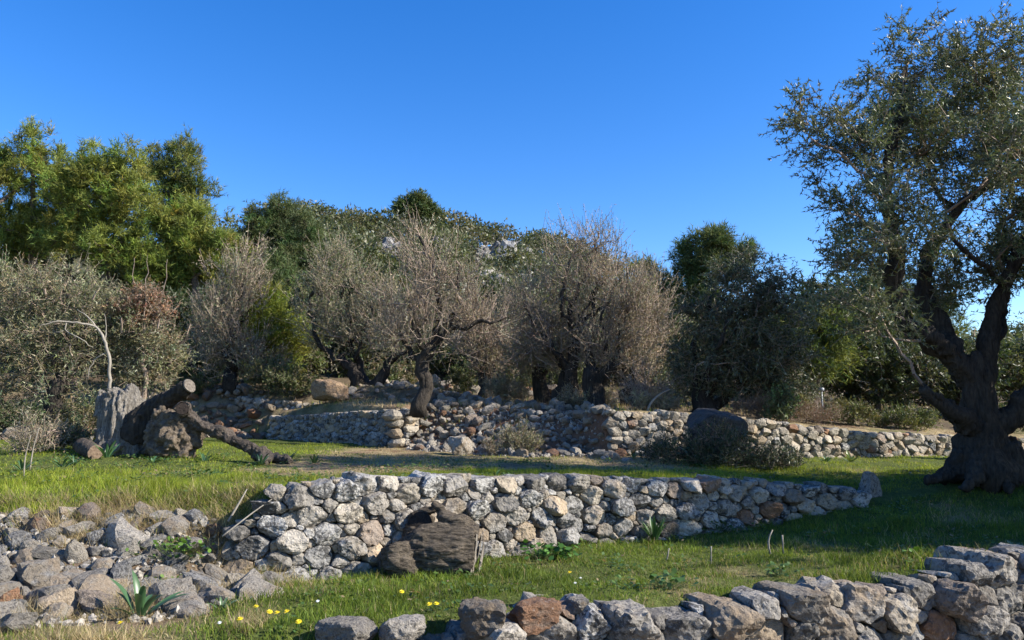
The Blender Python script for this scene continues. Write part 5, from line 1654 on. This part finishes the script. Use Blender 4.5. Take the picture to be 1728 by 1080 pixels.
# dry sticks and stalks
def stick(label, pts, name='dry_stick', mat=None, cat='stick'):
    P, R = gd(*pts)
    P, R = resample(P, R, .05)
    V, Q, Tt = tube_rings(P, R, 6, 1, .1)
    o = obj(name, mesh(name, V - P[0], [Q, Tt], mat or M_PALE, None, True), None, P[0])
    tag(o, label, cat, 'dry sticks and stalks')
stick('pale dry stick leaning against the grassy bank left of the wall', ((385, 880, 6.5, 2.2), (403, 850, 6.55, 1.9), (417, 825, 6.6, .9)))
stick('thin fallen twig lying across the left end of the middle wall', ((375, 905, 6.2, 1.4), (425, 866, 6.35, 1.3), (465, 838, 6.5, .8)))
stick('pale arched dry stalk in the shaded grass before the wall', ((1300, 935, 7.2, 1.6), (1294, 915, 7.2, 1.6), (1298, 900, 7.2, 1.2), (1304, 894, 7.2, .8)))
stick('straight dry stalk right of the arched one', ((1322, 934, 7.3, 1.2), (1321, 918, 7.3, 1.1), (1320, 903, 7.3, 1.6)))
stick('dry stalk in the grass under the dense squill', ((1123, 955, 7.2, 1.6), (1127, 940, 7.2, 1.4), (1129, 925, 7.2, .8)))
stick('dry stalk standing in the grass left of the arched stalk', ((1200, 952, 7.0, 1.2), (1200, 935, 7.0, 1.1), (1200, 922, 7.0, 1.4)))
stick('short curved pale twig lying in the grass at lower centre', ((886, 1008, 5.7, 1.8), (900, 1003, 5.75, 2.2), (921, 1005, 5.7, 1.2)))
stick('pale upright straw stalk at the left edge of the terrace', ((50, 795, 9.3, 1.3), (56, 755, 9.3, 1.1), (66, 722, 9.3, .6)))
stick('leaning pale straw stalk at the left edge of the terrace', ((40, 812, 8.6, 1.2), (42, 770, 8.6, 1.0), (52, 735, 8.6, .5)))
stick('bent pale branch among the tangle right of the olive group', ((1090, 700, 14.6, 2), (1098, 680, 14.6, 2.2), (1112, 666, 14.6, 2), (1130, 657, 14.6, 1)))

# ------------------------------------------------------------------ grass
def grass_patch(name, label, n, xr, yr, seed, hgt, wid, accept, pal_g, pal_s, lean=.35, hvar=None, simple=False):
    g = rng(seed)
    x = g.uniform(*xr, n)
    y = g.uniform(*yr, n)
    # keep to what the wedge of view can show (and a step to either side of it)
    ok = np.abs(x) < .78 * y + 1.2
    x, y = x[ok], y[ok]
    gr, de = zones(x, y)
    pr = accept(x, y, gr, de)
    ok = g.uniform(0, 1, len(x)) < pr
    x, y, gr = x[ok], y[ok], gr[ok]
    n = len(x)
    z = height(x, y) - .008
    clump = .62 + .6 * sstep(-.4, .7, n2(x, y, 4, 61)) + .5 * n2(x, y, 1.1, 62)
    L = hgt * g.uniform(.45, 1.3, n) * np.clip(clump, .35, 1.8)
    if hvar is not None:
        L = L * hvar(x, y)
    a = g.uniform(0, 2 * math.pi, n)
    side = np.stack([np.cos(a), np.sin(a), np.zeros(n)], -1)
    w = wid * g.uniform(.7, 1.3, n)[:, None]
    dl = np.stack([g.normal(size=n) * lean, g.normal(size=n) * lean, np.ones(n)], -1)
    dl = unit(dl)
    B = np.stack([x, y, z], -1)
    mid = B + dl * (L * .55)[:, None]
    tip = mid + unit(dl + np.stack([g.normal(size=n), g.normal(size=n), -np.abs(g.normal(size=n)) * .6], -1) * .5) * (L * .5)[:, None]
    V = np.stack([B - side * w * .5, B + side * w * .5, mid + side * w * .38, mid - side * w * .38, tip], 1).reshape(-1, 3)
    i = np.arange(n)[:, None] * 5
    Q = i + np.array([[0, 1, 2, 3]])
    T = i + np.array([[3, 2, 4]])
    green = g.uniform(0, 1, n) < np.clip(gr * 1.15, .06, .97)
    col = np.where(green[:, None], pick(g, n, pal_g), pick(g, n, pal_s))
    col = col * (1 + .26 * n2(x, y, .9, 63) + .2 * n2(x, y, 4.5, 64))[:, None]
    if simple:
        V = np.stack([B - side * w * .5, B + side * w * .5, tip], 1).reshape(-1, 3)
        Q, T = np.zeros((0, 4), int), np.arange(n * 3).reshape(-1, 3)
    o = obj(name, mesh(name, V, [Q, T], M_GRASS, np.repeat(np.clip(col, 0, .7), 3 if simple else 5, 0)))
    tag(o, label, 'grass', kind='stuff')
    print(name, n)
GP = [(4, (.10, .155, .022)), (3, (.135, .19, .028)), (2, (.18, .22, .035)), (1, (.065, .11, .02))]
GL = [(4, (.17, .225, .024)), (3, (.22, .265, .03)), (2, (.28, .29, .04)), (1, (.10, .15, .02))]
SP = [(3, (.34, .27, .15)), (2, (.27, .21, .115)), (1, (.40, .33, .20))]
def weeds():
    """clover and rosette weeds scattered through the turf"""
    g = rng(811)
    n = 60000
    x = g.uniform(-7, 7.5, n)
    y = g.uniform(4.4, 12, n)
    gr, de = zones(x, y)
    M = np.interp(x, LM[:, 0], LM[:, 1])
    f = n2(x, y, 2.2, 71) + .5 * n2(x, y, 7, 72)
    ok = (np.abs(x) < .75 * y + .5) & (f > .38) & (de > .25) & ((y < M) | (y > M + .5)) & (y > np.interp(x, LN[:, 0], LN[:, 1]) + .3)
    x, y = x[ok], y[ok]
    n = len(x)
    B = np.stack([x, y, height(x, y) + g.uniform(.01, .06, n)], -1)
    a = g.uniform(0, 6.283, n)
    D = unit(np.stack([np.cos(a), np.sin(a), .25 + .3 * g.normal(size=n)], -1))
    r = unit(np.cross(D, unit(np.stack([.3 * g.normal(size=n), .3 * g.normal(size=n), np.ones(n)], -1))))
    L = g.uniform(.018, .05, n)[:, None]
    V = np.stack([B, B + D * L * .55 - r * L * .36, B + D * L, B + D * L * .55 + r * L * .36], 1).reshape(-1, 3)
    col = pick(g, n, [(3, (.05, .095, .02)), (2, (.075, .125, .028)), (1, (.11, .14, .05)), (.5, (.20, .15, .08))])
    o = obj('ground_weeds', mesh('ground_weeds', V, [np.arange(n * 4).reshape(-1, 4)], M_LEAF, np.repeat(col, 4, 0)))
    tag(o, 'clover and small rosette weeds scattered through the turf', 'weeds', kind='stuff')
weeds()
def yM(x):
    return np.interp(x, LM[:, 0], LM[:, 1])
def yN(x):
    return np.interp(x, LN[:, 0], LN[:, 1])
def yK(x):
    return np.interp(x, LK[:, 0], LK[:, 1])
grass_patch('grass', 'short green turf of the lower terrace before the middle wall', 330000, (-5.5, 7.5), (3.6, 10.2), 801, .075, .0055,
            lambda x, y, gr, de: np.where((y > yN(x) + .12) & (y < yM(x) + .12), de * .95, 0) * np.clip(7.0 / y, .5, 1.3) * .9, GP, SP, .38,
            lambda x, y: 1 + .55 * sstep(1.5, 4.5, x) * sstep(7.4, 6.2, y))
grass_patch('grass', 'lush bright grass along the edge above the middle wall', 330000, (-9, 8), (6.5, 12), 802, .066, .0065,
            lambda x, y, gr, de: np.where((y > yM(x) + .35) & (y < yM(x) + 3.4), de, 0) * sstep(3.4, 1.6, y - yM(x)) * np.clip(7.5 / y, .3, 1.2), GL, SP, .35,
            lambda x, y: 1 - .25 * sstep(.9, .2, y - yM(x) - .35) * (x > -2.2), True)
grass_patch('grass', 'thin straw and grass of the path before the back walls', 170000, (-11, 12), (8.5, 16.5), 803, .055, .010,
            lambda x, y, gr, de: np.where((y > yM(x) + 1.6) & (y < yK(x) + .1), de, 0) * .8, GL, SP, .5, None, True)
grass_patch('grass', 'long green and straw grass hanging over the left bank', 60000, (-8, -1.9), (5.9, 8.4), 804, .12, .006,
            lambda x, y, gr, de: np.where((y > yM(x) - .15) & (y < yM(x) + 1.5), 1.0, 0) * np.where(x > -2.3, .6, 1) * np.clip(.75 + .8 * n2(x, y, 1.3, 55), .1, 1), GL, SP, .55,
            lambda x, y: .8 + .5 * n2(x, y, 1.7, 56), True)
grass_patch('grass', 'dry straw caught between the boulders of the collapsed wall', 90000, (-6, -1.5), (4.4, 7.2), 805, .17, .005,
            lambda x, y, gr, de: np.where((y > yM(x) - 2.0) & (y < yM(x) + .7), 1.0, 0) * sstep(-.15, .4, n2(x, y, 1.6, 57)), SP + [(3, (.10, .14, .03)), (2, (.16, .12, .07))], SP, .9, None, True)
grass_patch('grass', 'sparse dry grass on the upper terrace under the olives', 90000, (-13, 15), (13.2, 27), 806, .14, .016,
            lambda x, y, gr, de: np.where(y > yK(x) + .5, np.clip(.1 + .6 * n2(x, y, .5, 58) + .45 * (x > -5) * (x < .5) * (y < 20.5), 0, 1), 0), GP, SP, .5, None, True)
